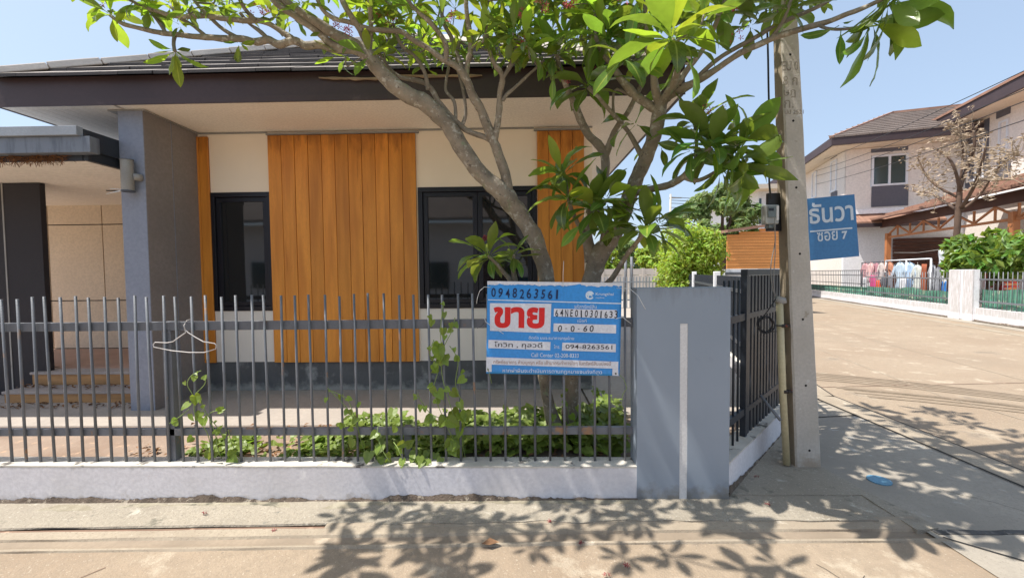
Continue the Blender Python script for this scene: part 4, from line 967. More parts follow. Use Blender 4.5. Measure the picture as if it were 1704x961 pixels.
def far_fence(s0, s1, label, mesh_h, step=.13, zt_=1.52, maxb=200):
    f = thing('street_fence', label, 'fence', kp(s0))
    for z in (.62, 1.28): MB().bar(kp(s0, .1, z), kp(s1, .1, z), .03, .05).build('rail', 'fencesteel', f)
    s = s0 + .06; src = None; n = 0
    while s < s1 and n < maxb:
        if src is None: src = MB().tube([kp(s, .1, .42), kp(s, .1, zt_)], .013, 4).build('bar', 'fencesteel', f, loc=kp(s, .1))
        else: inst(src.data, 'bar', f, kp(s, .1))
        s += step; n += 1
    m_ = MB(); n = 40
    for i in range(n):
        p, q2 = s0 + (s1 - s0) * i / n, s0 + (s1 - s0) * (i + 1) / n
        g = lambda s: mesh_h + .10 * noise.noise(Vector((s * .8, 5, 0)))
        w_ = lambda s: .17 + .02 * math.sin(s * 5)
        m_.poly([kp(p, w_(p), .43), kp(q2, w_(q2), .43), kp(q2, w_(q2), g(q2)), kp(p, w_(p), g(p))])
    m_.build('shade_net', 'shadenet', f, fix=False); return f
far_fence(-4, fpost0, 'grey bar fence with green netting at the right edge across the street', .98, .16, 1.5, 60)
far_fence(fpost1, far_s(1436), 'grey bar fence across the street with laundry hanging behind it', .86, .16, 1.5)
f3 = thing('wire_fence', 'dense dark wire fence across the street right behind the concrete pole', 'fence', kp(far_s(1436)))
s0, s1 = far_s(1436), far_s(1340)
for z in (.55, .95, 1.35, 1.58): MB().bar(kp(s0, .1, z), kp(s1, .1, z), .02, .035).build('rail', 'fencedark', f3)
s = s0 + .05; src = None
while s < s1:
    if src is None: src = MB().tube([kp(s, .1, .42), kp(s, .1, 1.58)], .012, 4).build('wire', 'fencedark', f3, loc=kp(s, .1))
    else: inst(src.data, 'wire', f3, kp(s, .1))
    s += .21
m_ = MB(); m_.poly([kp(s0, .2, .43), kp(s1, .2, .43), kp(s1, .2, .75), kp(s0, .2, .80)]); m_.build('shade_net', 'shadenet', f3, fix=False)

# two-storey house A (left), facade towards us F1, street side L1
C1 = Vector((18.9, 24.2, 0)); nF1 = -aD; nL = -bD
def onF(u, v, off=0): return at(u, v, pl=(C1 - aD * off, nF1))
def onL(u, v, P0=C1, off=0): return at(u, v, pl=(P0 - bD * off, nL))
hA = thing('two_storey_house', 'cream two storey house with a brown hip roof behind the blue street sign', 'house', C1)
zeA = (onF(1500, 233) - Vector()).z   # soffit height on the facade
zsA = onF(1450, 246).z
C2 = onF(1604, 400); C2.z = 0
def facbox(u0, u1, v0, v1, m, name, parent, d0=0, d1=.1, fn=onF, dirn=None):
    p0 = fn(u0, v1); p1 = fn(u1, v1); top_ = fn((u0 + u1) / 2, v0).z; bot = fn((u0 + u1) / 2, v1).z
    n = nF1 if fn is onF else nL
    a = Vector((p0.x, p0.y, bot)); b = Vector((p1.x, p1.y, bot)); o0 = n * d1; o1 = n * d0; up = Vector((0, 0, top_ - bot))
    return MB().hexa([a + o0, b + o0, b + o1, a + o1, a + o0 + up, b + o0 + up, b + o1 + up, a + o1 + up]).build(name, m, parent)
def wallquad(a, b, z0, z1, n, t, m, name, parent):
    a = Vector((a.x, a.y, z0)); b = Vector((b.x, b.y, z0)); up = Vector((0, 0, z1 - z0)); o = -n * t
    return MB().hexa([a, b, b + o, a + o, a + up, b + up, b + o + up, a + o + up]).build(name, m, parent)
zmid = onF(1430, 352).z
# facade (window opening left out)
wA = [onF(1449, 284), onF(1511, 284)]; zwt, zwb = onF(1480, 256).z, onF(1480, 309).z
wallquad(C1, wA[0], zmid, zsA, nF1, .2, 'farcream', 'wall', hA); wallquad(wA[1], C2 + bD * 2, zmid, zsA, nF1, .2, 'farcream', 'wall', hA)
wallquad(wA[0], wA[1], zmid, zwb, nF1, .2, 'farcream', 'wall', hA); wallquad(wA[0], wA[1], zwt, zsA, nF1, .2, 'farcream', 'wall', hA)
wallquad(C1 - bD * .04, C2 + bD * 2, 0, zmid - .01, nF1, .2, 'whitewall', 'wall', hA)
wallquad(C1 + aD * 14, C1 + aD * .01, .0, zsA, nL, .2, 'farcream', 'wall', hA)
facbox(1397, 1640, 345, 353, 'whitewall', 'floor_band', hA, .002, .25)
facbox(1449.5, 1510.5, 309, 343, 'fargrey', 'grey_panel', hA, .002, .04)
facbox(1449.5, 1510.5, 246, 252, 'fargrey', 'grey_panel', hA, .002, .04)
wm = MB()
def farwin(u0, u1, v0, v1, parent, fn=onF, split=True, t=.10):
    n = nF1 if fn is onF else nL
    a = fn(u0, (v0 + v1) / 2); b = fn(u1, (v0 + v1) / 2); zt2 = fn((u0 + u1) / 2, v0).z; zb2 = fn((u0 + u1) / 2, v1).z
    ex = Vector((b.x - a.x, b.y - a.y, 0)); w = ex.length; ex.normalize(); o = Vector((a.x, a.y, 0))
    P_ = lambda x, z, d: o + ex * x + n * d + Vector((0, 0, z))
    def bx(x0, x1, z0, z1, d0, d1): return [P_(x0, z0, d1), P_(x1, z0, d1), P_(x1, z0, d0), P_(x0, z0, d0), P_(x0, z1, d1), P_(x1, z1, d1), P_(x1, z1, d0), P_(x0, z1, d0)]
    m_ = MB(); m_.hexa(bx(0, w, zt2 - t, zt2, -.05, .06)); m_.hexa(bx(0, w, zb2, zb2 + t, -.05, .08)); m_.hexa(bx(0, t, zb2 + t, zt2 - t, -.05, .06)); m_.hexa(bx(w - t, w, zb2 + t, zt2 - t, -.05, .06))
    if split: m_.hexa(bx(w / 2 - .05, w / 2 + .05, zb2 + t, zt2 - t, -.04, .05))
    f = m_.build('window', 'winwhite', parent)
    xs = [(t, w / 2 - .05), (w / 2 + .05, w - t)] if split else [(t, w - t)]
    for x0, x1 in xs: MB().hexa(bx(x0, x1, zb2 + t, zt2 - t, -.04, -.02)).build('pane', 'farglass', f)
    return f
fw = farwin(1450, 1510.5, 257, 308.5, hA)
for (x_, w_) in ((.55, .10), (.93, .09)): pass
# narrow windows on the street side
for (u0, u1, v0, v1) in ((1383, 1393, 267, 319), (1352, 1359.5, 286, 329)):
    farwin(u0, u1, v0, v1, hA, onL, False, .09)
facbox(1383, 1393, 319.5, 345, 'fargrey', 'grey_panel', hA, .002, .04, onL); facbox(1383, 1393, 256, 262, 'fargrey', 'grey_panel', hA, .002, .04, onL); facbox(1352, 1359.5, 274, 281, 'fargrey', 'grey_panel', hA, .002, .04, onL)
# roof A
ovA = 1.15
E0 = C1 - bD * ovA - aD * ovA
zf0 = zsA + .02; 
pE = at(1368, 231, pl=(E0, nF1)); zeave = pE.z
def solve_t(u, f):   # bisect f(t)->point so that it projects on column u
    lo, hi = 0, 12
    for _ in range(50):
        mid = (lo + hi) / 2; pu = proj(f(mid) + Vector((0, 0, zeave)))[0]
        if pu < u: lo = mid
        else: hi = mid
    return lo
tA = solve_t(1482, lambda t: E0 + (aD + bD) * t)
apA = E0 + (aD + bD) * tA; apA.z = at(1482, 190, pl=(apA, nF1)).z
E1 = E0 + bD * 15; E1.z = 0
rA = MB(); z3 = lambda p, z: Vector((p.x, p.y, z))
rA.poly([z3(E0, zeave), z3(E1, zeave), apA + bD * 12, apA]); rA.poly([z3(E0 + aD * 16, zeave), z3(E0, zeave), apA, z3(E0 + aD * (16 - tA) + bD * tA, apA.z)])
roofA = rA.build('roof', 'farfascia', hA)
slA = (apA.z - zeave) / tA
nr = 11
tiles = MB()
for i in range(nr):
    f0, f1 = i / nr, (i + 1) / nr
    def pr(s, f, dz): q_ = E0 + aD * (tA * f) + bD * s; return Vector((q_.x, q_.y, zeave + slA * tA * f + dz))
    s0_ = tA * f0; s1_ = 15.0; nseg = 26
    for k in range(nseg):
        a0 = s0_ + (s1_ - s0_) * k / nseg + .01; a1 = s0_ + (s1_ - s0_) * (k + 1) / nseg - .01
        tiles.hexa([pr(a0, f0 - .01, .02), pr(a1, f0 - .01, .02), pr(a1, f1, .02), pr(a0, f1, .02), pr(a0, f0 - .01, .13), pr(a1, f0 - .01, .13), pr(a1, f1, .05), pr(a0, f1, .05)])
t_ = tiles.build('roof_tiles', 'farroof', roofA); t_['kind'] = 'stuff'
MB().bar(z3(E0, zeave + .05), apA + Vector((0, 0, .08)), .22, .12).build('ridge_cap', 'rustroof', roofA); MB().bar(apA + Vector((0, 0, .08)), apA + bD * 12 + Vector((0, 0, .08)), .22, .12).build('ridge_cap', 'rustroof', roofA)
wallquad(E0 - aD * .02, E1 - aD * .02, zsA + .05, zeave + .03, nF1, .12, 'farfascia', 'fascia', hA); wallquad(E0 + aD * 16, E0 + aD * .11, zsA + .05, zeave + .03, nL, .12, 'farfascia', 'fascia', hA)
m_ = MB(); m_.prism([z3(E0 + (aD + bD) * .13, zsA + .02), z3(E1 + aD * .13, zsA + .02), z3(E1 + aD * 8, zsA + .02), z3(E0 + aD * 14 + bD * .13, zsA + .02)], (0, 0, .06)); m_.build('soffit', 'farsoffit', hA)
# lean-to roof above the white wall
pa, pb = onF(1402, 366), onF(1560, 362)
zr0, zr1 = onF(1450, 373).z, onF(1450, 356).z
m_ = MB(); a = z3(pa, zr0) + nF1 * .75; b = z3(pb, zr0) + nF1 * .75
m_.prism([a, b, z3(pb, zr1), z3(pa, zr1)], (0, 0, .09)); m_.build('lean_to_roof', 'rustroof', hA)
wallquad(a, b, zr0 - .22, zr0 - .005, nF1, .05, 'farfascia', 'fascia', hA)

# house B (right, nearer), street side towards us on plane through C2
hB = thing('two_storey_house', 'cream two storey house cut by the right edge behind the bare tree', 'house', C2)
onB = lambda u, v: onL(u, v, C2)
C3 = C2 - aD * 9
zsB = onB(1660, 178).z; zmB = onB(1670, 335).z
wallquad(C2 - aD * 0, C3, 0, zsB, nL, .2, 'farcream', 'wall', hB)
w2 = MB()
def bfac(u0, u1, v0, v1, m, name, d0=.002, d1=.05):
    p0 = onB(u0, (v0 + v1) / 2); p1 = onB(u1, (v0 + v1) / 2); zt3, zb3 = onB((u0 + u1) / 2, v0).z, onB((u0 + u1) / 2, v1).z
    a = z3(p0, zb3) + nL * d1; b = z3(p1, zb3) + nL * d1; o = -nL * (d1 - d0); up = Vector((0, 0, zt3 - zb3))
    return MB().hexa([a, b, b + o, a + o, a + up, b + up, b + o + up, a + o + up]).build(name, m, hB)
onL_old = onL
def farwinB(u0, u1, v0, v1, split): return farwin(u0, u1, v0, v1, hB, onB, split, .1)
farwinB(1663, 1679, 200, 262, False)
bfac(1660, 1682, 176, 193, 'fargrey', 'grey_panel'); bfac(1660, 1682, 264, 310, 'fargrey', 'grey_panel')
bfac(1608, 1645, 205, 318, 'fargrey', 'grey_panel', .002, .02); farwinB(1611, 1639, 236, 300, True)
bfac(1606, 1760, 318, 330, 'whitewall', 'floor_band', .002, .2)
ovB = 1.2
eB0 = C2 - bD * ovB + aD * .8; eB1 = C3 - bD * ovB
zeB = at(1640, 176, pl=(eB0, nL)).z; zeB2 = at(1640, 157, pl=(eB0, nL)).z
wallquad(eB0, eB1, zeB, zeB2, nL, .1, 'farfascia', 'fascia', hB)
m_ = MB(); m_.prism([z3(eB0 + bD * .11, zeB + .0), z3(eB1 + bD * .11, zeB + .0), z3(eB1 + bD * 3, zeB), z3(eB0 + bD * 3, zeB)], (0, 0, .04)); m_.build('soffit', 'farsoffit', hB)
m_ = MB(); dB = 4.5; m_.prism([z3(eB0 - bD * .05, zeB2), z3(eB1 - bD * .05, zeB2), z3(eB1 + bD * dB, zeB2 + dB * .42), z3(eB0 + bD * dB - aD * 4.5, zeB2 + dB * .42)], (0, 0, .12)); m_.build('roof', 'rustroof', hB)
# carport
hC = thing('carport', 'brown tiled carport roof on orange timber posts with a zigzag truss', 'carport', (19.9, 22.2, 0))
PC = Vector((19.9, 22.2, 0)); PC = at(1473, 400, pl=(PC, nL)); PC.z = 0
onC = lambda u, v: onL_old(u, v, PC)
def cbar(u0, v0, u1, v1, w, h, name, m='orangewood'): return MB().bar(onC(u0, v0), onC(u1, v1), w, h).build(name, m, hC)
zg = 0
for (u, v0, v1, w_) in ((1478, 388, 470, .20), (1688, 352, 470, .17)):
    p = onC(u, v0); MB().bar(Vector((p.x, p.y, 0)), p, w_ if u < 1600 else .22, .2, bD).build('post', 'orangewood', hC)
z_bot = onC(1480, 397).z; z_top = onC(1480, 387.5).z
sC = lambda u: onC(u, 400)
pc0, pc1 = sC(1475), sC(1740); 
zb_ = onC(1478, 394).z - .02
def cz(p, z): return Vector((p.x, p.y, z))
MB().bar(cz(pc0, zb_), cz(pc1, zb_), .08, .10).build('truss_chord', 'orangewood', hC)
NB = 9; up_h = .55
for k in range(NB):
    q0, q1 = pc0.lerp(pc1, k / NB), pc0.lerp(pc1, (k + 1) / NB)
    MB().bar(cz(q0, zb_ + (up_h if k % 2 else .05)), cz(q1, zb_ + (.05 if k % 2 else up_h)), .06, .07).build('truss_web', 'orangewood', hC)
    MB().bar(cz(q1, zb_ + .05), cz(q1, zb_ + up_h), .06, .06, bD).build('truss_web', 'orangewood', hC)
zbm = zb_ + up_h + .02
wallquad(pc0 - nL * -.12 + aD * .4, pc1 + nL * .12, zbm, zbm + .42, nL, .12, 'brownwood', 'beam', hC)
fr0 = cz(pc0 + aD * .7 + nL * .6, zbm + .38); fr1 = cz(pc1 + nL * .6, zbm + .38)
depthC = 3.8; rise = 1.35
nrC = 6
rC = MB(); rC.prism([fr0, fr1, fr1 - nL * depthC + Vector((0, 0, rise)), fr0 - nL * depthC + Vector((0, 0, rise)) - aD * 2.6], (0, 0, .05)); rfC = rC.build('roof', 'brownwood', hC)
tl = MB()
for i in range(nrC):
    f0, f1 = i / nrC, (i + 1) / nrC
    P0 = lambda f, s, dz: (fr0 - aD * 2.6 * f - nL * depthC * f + Vector((0, 0, rise * f + dz))).lerp(fr1 - nL * depthC * f + Vector((0, 0, rise * f + dz)), s)
    for k in range(22):
        a0, a1 = k / 22 + .001, (k + 1) / 22 - .001
        tl.hexa([P0(f0, a0, .055), P0(f0, a1, .055), P0(f1, a1, .055), P0(f1, a0, .055), P0(f0, a0, .16), P0(f0, a1, .16), P0(f1, a1, .08), P0(f1, a0, .08)])
t_ = tl.build('roof_tiles', 'rustroof', rfC); t_['kind'] = 'stuff'
# slatted back wall of the carport
for k in range(15):
    a = onF(1484, 400) + nF1 * .12; b = a + bD * 5.5; z = .3 + k * .21
    MB().bar(cz(a, z), cz(b, z), .03, .19).build('wall_slat', 'brownwood', hC)
wallquad(pc1 - nL * 3.2 + aD * 5, pc1 - nL * 3.2, 0, zbm, nL, .1, 'blackwall', 'back_wall', hC)
# window behind
# laundry
def cloth(p, w, h, m, name, label, ex=None):
    """a hanging garment: shoulders, body, gathered folds"""
    rk_ = random.Random(int(p.x * 977) + int(p.z * 331)); ex = ex or kd; ex = (ex + Vector((0, 0, rk_.uniform(-.09, .09)))).normalized(); n = Vector((-ex.y, ex.x, 0)).normalized(); prof = label[1]; mm = MB(); NXc, NZc = 9, 8
    for j in range(NZc + 1):
        t = j / NZc
        for i in range(NXc + 1):
            s = i / NXc * 2 - 1
            wd = {'shirt': (.55 if t < .06 else (1.0 if t < .36 else .70)), 'trousers': .6 + .1 * t, 'towel': 1.0, 'shorts': .65 + .3 * t}[prof] * w / 2
            drop = (abs(s) ** 1.5) * .05 * h if prof == 'shirt' and t < .5 else 0
            mm.v.append(p + ex * (s * wd) + Vector((0, 0, -h * t - drop)) + n * ((.05 * math.sin(s * 6 + p.x * 9) + .03 * math.sin(s * 15 + t * 5 + p.x)) * (.3 + t)))
    for j in range(NZc):
        for i in range(NXc):
            if prof == 'trousers' and j > 3 and i == 4: continue
            a = j * (NXc + 1) + i; mm.f.append((a, a + 1, a + NXc + 2, a + NXc + 1)); mm.sm.append(True)
    if prof == 'shirt':
        for sg in (-1, 1):
            s0 = p + ex * (sg * w * .48) - Vector((0, 0, h * .06)); s1 = s0 - Vector((0, 0, h * .22)); o_ = ex * (sg * w * rk_.uniform(.12, .32)) - Vector((0, 0, h * rk_.uniform(.25, .42))) + n * .03
            i = len(mm.v); mm.v += [s0, s0 + o_, s1 + o_ - ex * sg * w * .06, s1 - ex * sg * w * .05]; mm.f.append((i, i + 1, i + 2, i + 3)); mm.sm.append(False)
        mm.tube([p + Vector((0, 0, .09)), p], .008, 4); mm.tube([p - ex * w * .45 - Vector((0, 0, h * .05)), p, p + ex * w * .45 - Vector((0, 0, h * .05))], .008, 4)
    o = mm.build(name, m, loc=p, fix=False); sm = o.modifiers.new('solid', 'SOLIDIFY'); sm.thickness = .012
    return tag(o, label[0], 'laundry', 'clothes hanging on the racks across the street')
def clothm(c): 
    k = 'cloth_%02x%02x%02x' % tuple(int(min(1, x) * 255) for x in c)
    if k not in M: M[k] = mat('cloth_' + str(len(M)), c, .9, .12, 6, .1, 40)
    return k
rk = thing('laundry_rack', 'white tube laundry rack behind the far fence, loaded with clothes', 'rack', kp(far_s(1510, 1.2), 1.2))
rs0, rs1 = far_s(1549, 1.1), far_s(1474, 1.1); zr_ = at(1510, 432, pl=(kp(0, 1.1), kn)).z
for s in (rs0, rs1, (rs0 + rs1) * .5): MB().tube([kp(s, 1.1, .06), kp(s, 1.1, zr_)], .03, 8).build('leg', 'winwhite', rk)
MB().tube([kp(rs0, 1.1, zr_), kp(rs1, 1.1, zr_)], .03, 8).build('top_tube', 'winwhite', rk)
rk2 = thing('laundry_rack', 'low dark laundry rack with small clothes left of the white tube rack', 'rack', kp(far_s(1455, .9), .9))
r0, r1 = far_s(1476, .9), far_s(1434, .9); zl = at(1455, 436, pl=(kp(0, .9), kn)).z
for s in (r0, r1): MB().tube([kp(s, .9, .06), kp(s, .9, zl)], .025, 6).build('leg', 'fencedark', rk2)
MB().tube([kp(r0, .9, zl), kp(r1, .9, zl)], .02, 6).build('top_tube', 'fencedark', rk2); MB().tube([kp(r0, .9, zl - .5), kp(r1, .9, zl - .5)], .02, 6).build('low_tube', 'fencedark', rk2)
items = [ # u, top v, w px, h px, colour, kind, label, offset
 (1440, 437, 12, 28, (.55, .30, .32), 'shirt', 'pink patterned top, leftmost on the upper bar of the low rack', .9), (1449, 437, 11, 26, (.70, .45, .44), 'shirt', 'pale pink patterned top, second on the upper bar of the low rack', .88), (1458, 437, 11, 27, (.45, .22, .26), 'shirt', 'dark red patterned top, third on the upper bar of the low rack', .9), (1467, 437, 11, 24, (.60, .52, .50), 'shirt', 'beige top at the right end of the low rack', .86),
 (1440, 461, 12, 24, (.55, .55, .58), 'trousers', 'light grey trousers low at the left end of the laundry', .80), (1452, 458, 16, 18, (.62, .05, .22), 'shorts', 'bright magenta shorts hanging low on the rack', .72), (1461, 466, 10, 22, (.72, .10, .03), 'shorts', 'orange red cloth hanging below the magenta shorts', .70), (1469, 460, 12, 24, (.10, .10, .12), 'trousers', 'dark grey trousers right of the orange cloth', .82), (1481, 458, 14, 28, (.20, .20, .23), 'trousers', 'slate grey trousers under the white tube rack', .95),
 (1481, 436, 13, 30, (.60, .28, .18), 'shirt', 'rust coloured shirt at the left end of the white rack', 1.1), (1497, 436, 20, 36, (.50, .62, .74), 'shirt', 'light blue school shirt on the white rack', 1.08), (1514, 436, 18, 38, (.42, .56, .74), 'shirt', 'second light blue shirt, slightly darker, on the white rack', 1.12), (1527, 440, 13, 34, (.62, .64, .60), 'shirt', 'off white shirt near the right leg of the white rack', 1.1), (1503, 462, 15, 26, (.72, .72, .76), 'trousers', 'white shorts hanging below the light blue shirts', .95), (1513, 462, 13, 24, (.18, .26, .40), 'trousers', 'blue jeans hanging below the light blue shirts', 1.0),
 (1538, 439, 9, 50, (.34, .10, .05), 'towel', 'long brick red towel at the right end of the white rack', 1.0), (1552, 440, 10, 36, (.44, .46, .50), 'shirt', 'grey shirt just right of the white rack', 1.2), (1561, 444, 9, 38, (.32, .33, .36), 'shirt', 'dark grey shirt near the pale pillar', 1.2), (1571, 468, 8, 18, (.03, .17, .50), 'towel', 'bright blue cloth hanging beside the pale pillar', 1.2), (1570, 449, 12, 18, (.72, .72, .70), 'towel', 'white cloth above the blue one beside the pale pillar', 1.25), (1571, 415, 19, 20, (.70, .74, .76), 'towel', 'white towel hung high in front of the bare tree', 1.6)]
for u, v, w_, h_, c, kd_, lb, off_ in items:
    p = at(u, v, pl=(kp(0, off_), kn)); sc = (p - EYE).dot(_f) / F
    cloth(p, w_ * sc * 1.6, h_ * sc * 1.25, clothm(c), {'shirt': 'shirt', 'trousers': 'trousers', 'towel': 'towel', 'shorts': 'shorts'}[kd_], (lb, kd_))
# clothes line behind
a = at(1488, 420, pl=(kp(0, 1.9), kn)); b = at(1572, 414, pl=(kp(0, 1.9), kn))
tag(MB().tube([a, a.lerp(b, .5) - Vector((0, 0, .08)), b], .012, 4).build('clothes_line', 'cable', loc=a), 'thin clothes line strung under the carport above the racks', 'clothes line')
# red crates by the fence
for i, (u, v, w_, h_, lb) in enumerate(((1646, 452, 18, 26, 'red plastic crate behind the green netting, the left one'), (1663, 462, 10, 22, 'red plastic crate behind the green netting, the smaller right one'))):
    p = at(u, v, pl=(kp(0, 1.0), kn)); sc = (p - EYE).dot(_f) / F; w = w_ * sc; h = h_ * sc
    t = thing('crate', lb, 'crate', p - Vector((0, 0, h)))
    M.setdefault('redplastic', mat('red_plastic', (.60, .03, .03), .4, .1, 4, 0))
    for z_, hh in ((0, .12), (.3, .12), (.6, .12), (.86, .14)):
        m_ = MB(); o = p - Vector((0, 0, h)) + Vector((0, 0, h * z_)); m_.hexa([o - kd * w / 2, o + kd * w / 2, o + kd * w / 2 + kn * .4, o - kd * w / 2 + kn * .4] + [q_ + Vector((0, 0, h * hh)) for q_ in (o - kd * w / 2, o + kd * w / 2, o + kd * w / 2 + kn * .4, o - kd * w / 2 + kn * .4)]); m_.build('crate_band', 'redplastic', t)
    for sx in (-.46, 0, .46):
        o = p - Vector((0, 0, h)) + kd * w * sx; MB().bar(o + kn * .02, o + Vector((0, 0, h)) + kn * .02, .06, .05, kn).build('crate_rib', 'redplastic', t)

# ------------------------------------------------------------------ neighbour to the back: orange slatted carport, hedge, trees, back fence
NY = 15.5
ob = thing('slatted_garage', 'orange slatted garage wall with a brown lean-to roof beyond the hedge', 'garage', at(1212, 470, Y=NY))
a = at(1209, 449, Y=NY); xL = a.x; xR2 = at(1300, 449, Y=NY).x; zt0, zt1 = at(1211, 389, Y=NY).z, at(1300, 375, Y=NY).z; zb2 = at(1250, 447, Y=NY).z
ns = 15
for k in range(ns):
    z = zb2 + (zt1 - zb2) * (k + .5) / ns; hh = (zt1 - zb2) / ns
    xl = xL; frac = (z + hh * .4 - zt0) / (zt1 - zt0)
    if frac > 0: xl = xL + (xR2 - xL) * frac
    if xl < xR2 - .1: MB().box(xl, xR2, NY - .02 - .012 * (k % 2), NY + .02, z - hh * .46, z + hh * .46).build('slat', 'orangeslat', ob)
MB().box(xL + .02, xR2, NY + .021, NY + .05, zb2, zt0).build('backing', 'brownwood', ob)
MB().box(xL - .05, xR2, NY - .05, NY + .2, -.02, zb2 - .01).build('base_wall', 'whitewall', ob); MB().box(xL - .07, xR2, NY - .09, NY - .051, zb2 - .22, zb2 - .12).build('base_trim', 'fencesteel', ob)
m_ = MB(); m_.prism([Vector((xL - .15, NY - .35, zt0 + .02)), Vector((xR2, NY - .35, zt1 + .02)), Vector((xR2, NY + 3, zt1 + .12)), Vector((xL - .15, NY + 3, zt0 + .12))], (0, 0, .10)); m_.build('roof', 'rustroof', ob)
nb = thing('neighbour_house', 'white two storey house sliver with a blue grey window left of the pole', 'house', at(1262, 460, Y=24))
xa = at(1262, 350, Y=24).x; MB().box(xa, xa + 1.2, 24, 30, 0, at(1270, 318, Y=24).z).build('wall', 'whitewall', nb)
MB().box(at(1263.5, 350, Y=23.97).x, at(1267, 350, Y=23.97).x, 23.97, 23.999, at(1268, 372, Y=24).z, at(1268, 330, Y=24).z).build('window', 'farglass', nb)
m_ = MB(); z_ = at(1270, 318, Y=24).z; m_.prism([Vector((xa - .9, 23.2, z_)), Vector((xa + 1.4, 23.2, z_)), Vector((xa + 1.4, 30.5, z_)), Vector((xa - .9, 30.5, z_))], (0, 0, .25)); m_.build('roof', 'farsoffit', nb)

def leaf_cloud(name, m, parent, pts, size, n, rs, kind='stuff', flat=.5):
    """n small leaf faces scattered round the clump centres in pts [(pos, radius)]"""
    r_ = random.Random(rs); mb = MB(); vs = []; fs = []
    tot = sum(q[1] ** 2 for q in pts)
    for c, rad in pts:
        k = max(1, int(n * rad * rad / tot))
        for _ in range(k):
            d = Vector((r_.gauss(0, 1), r_.gauss(0, 1), r_.gauss(0, 1))).normalized() * rad * (r_.random() ** .45)
            p = c + d; nn = (d.normalized() + Vector((r_.uniform(-1, 1), r_.uniform(-1, 1), r_.uniform(-.2, 1.3))) * flat * 1.6).normalized()
            x = nn.cross(Vector((r_.uniform(-1, 1), r_.uniform(-1, 1), r_.uniform(-1, 1)))).normalized(); y = nn.cross(x); s = size * r_.uniform(.6, 1.35)
            i = len(vs); vs += [p - x * s * .5, p - y * s * .22 + nn * s * .06, p + x * s * .5, p + y * s * .22 + nn * s * .06]; fs.append((i, i + 1, i + 2, i + 3))
    me = bpy.data.meshes.new(name); loc = ORG[parent.name] if parent is not None else Vector((0, 0, 0))
    me.from_pydata([v - loc for v in vs], [], fs); me.materials.append(M[m]); me.update()
    o = bpy.data.objects.new(name, me); _link(o, parent, loc); o['kind'] = kind; return o
# hedge
hY = 14.2
hd = thing('clipped_hedge', 'bright lime green clipped hedge left of the orange garage', 'hedge', at(1162, 480, Y=hY))
x0, x1 = at(1124, 430, Y=hY).x, at(1203, 430, Y=hY).x; z1 = at(1160, 372, Y=hY).z; pts = []
for i in range(190):
    fx = rng.random(); zz = rng.uniform(.9, 1); 
    x = x0 + (x1 - x0) * fx; ztp = z1 * (1 - .10 * abs(fx * 2 - 1.0) ** 2) + .15 * noise.noise(Vector((x * 2, 0, 0)))
    z = rng.uniform(1.0, ztp - .15); y = hY + rng.uniform(-.1, 1.6)
    pts.append((Vector((x, y, z)), rng.uniform(.22, .42)))
leaf_cloud('foliage', 'hedge', hd, pts, .15, 20000, 3)
for fx in (.25, .55, .8): MB().tube([(x0 + (x1 - x0) * fx, hY + .6, 0), (x0 + (x1 - x0) * fx + .05, hY + .6, 1.8)], [.06, .035], 7).build('trunk', 'farbark', hd)
# trees beyond
def far_tree(name, label, u, vtop, w_px, Y, m, n, sz, rs, trunk=True, group=None, vbot=455, airy=False):
    r_ = random.Random(rs); base = at(u, 460, Y=Y); base.z = 0; t = thing(name, label, 'tree', base, group)
    zt_ = at(u, vtop, Y=Y).z; rw = w_px / 2 / F * Y; zb_ = at(u, vbot, Y=Y).z; pts = []
    for i in range(60 if not airy else 46):
        a = r_.uniform(0, 2 * math.pi); q_ = r_.random(); rr = rw * math.sqrt(r_.random()) * (1 - .55 * max(0, q_ - .5) * 2) * (.6 + .4 * min(1, q_ * 3)); z = zb_ + (zt_ - zb_) * q_
        pts.append((base + Vector((rr * math.cos(a), rr * math.sin(a) * .7, z)), rw * r_.uniform(.10, .24)))
    if trunk:
        MB().tube([base, base + Vector((.1, 0, zb_ * .6 + .5)), base + Vector((0, .1, zb_ + (zt_ - zb_) * .4))], [rw * .06 + .08, rw * .05 + .05, .05], 8).build('trunk', 'farbark', t)
        for k in range(9):
            c = pts[k * 4][0]; MB().tube([base + Vector((0, 0, zb_ * .6 + .6)), (base + Vector((0, 0, zb_ + .5))).lerp(c, .5) + Vector((0, 0, .2)), c], [.08, .05, .02], 5).build('limb', 'farbark', t)
    leaf_cloud('crown', m, t, pts, sz, n, rs + 1); return t
far_tree('feathery_tree', 'tall feathery green tree behind the hedge and orange garage', 1200, 316, 150, 21, 'fartree', 9000, .28, 11, vbot=420, airy=True)
far_tree('bushy_tree', 'distant green tree seen between the frangipani stem and the far lamp post', 1030, 398, 90, 42, 'fartree', 5000, .5, 21)
far_tree('bushy_tree', 'small distant tree just left of the hedge', 1090, 405, 70, 36, 'hedge', 4500, .4, 31)
far_tree('bushy_tree', 'low pale green shrubby tree behind the precast wall, beside the banner top', 1005, 415, 60, 34, 'hedge', 3500, .4, 41)
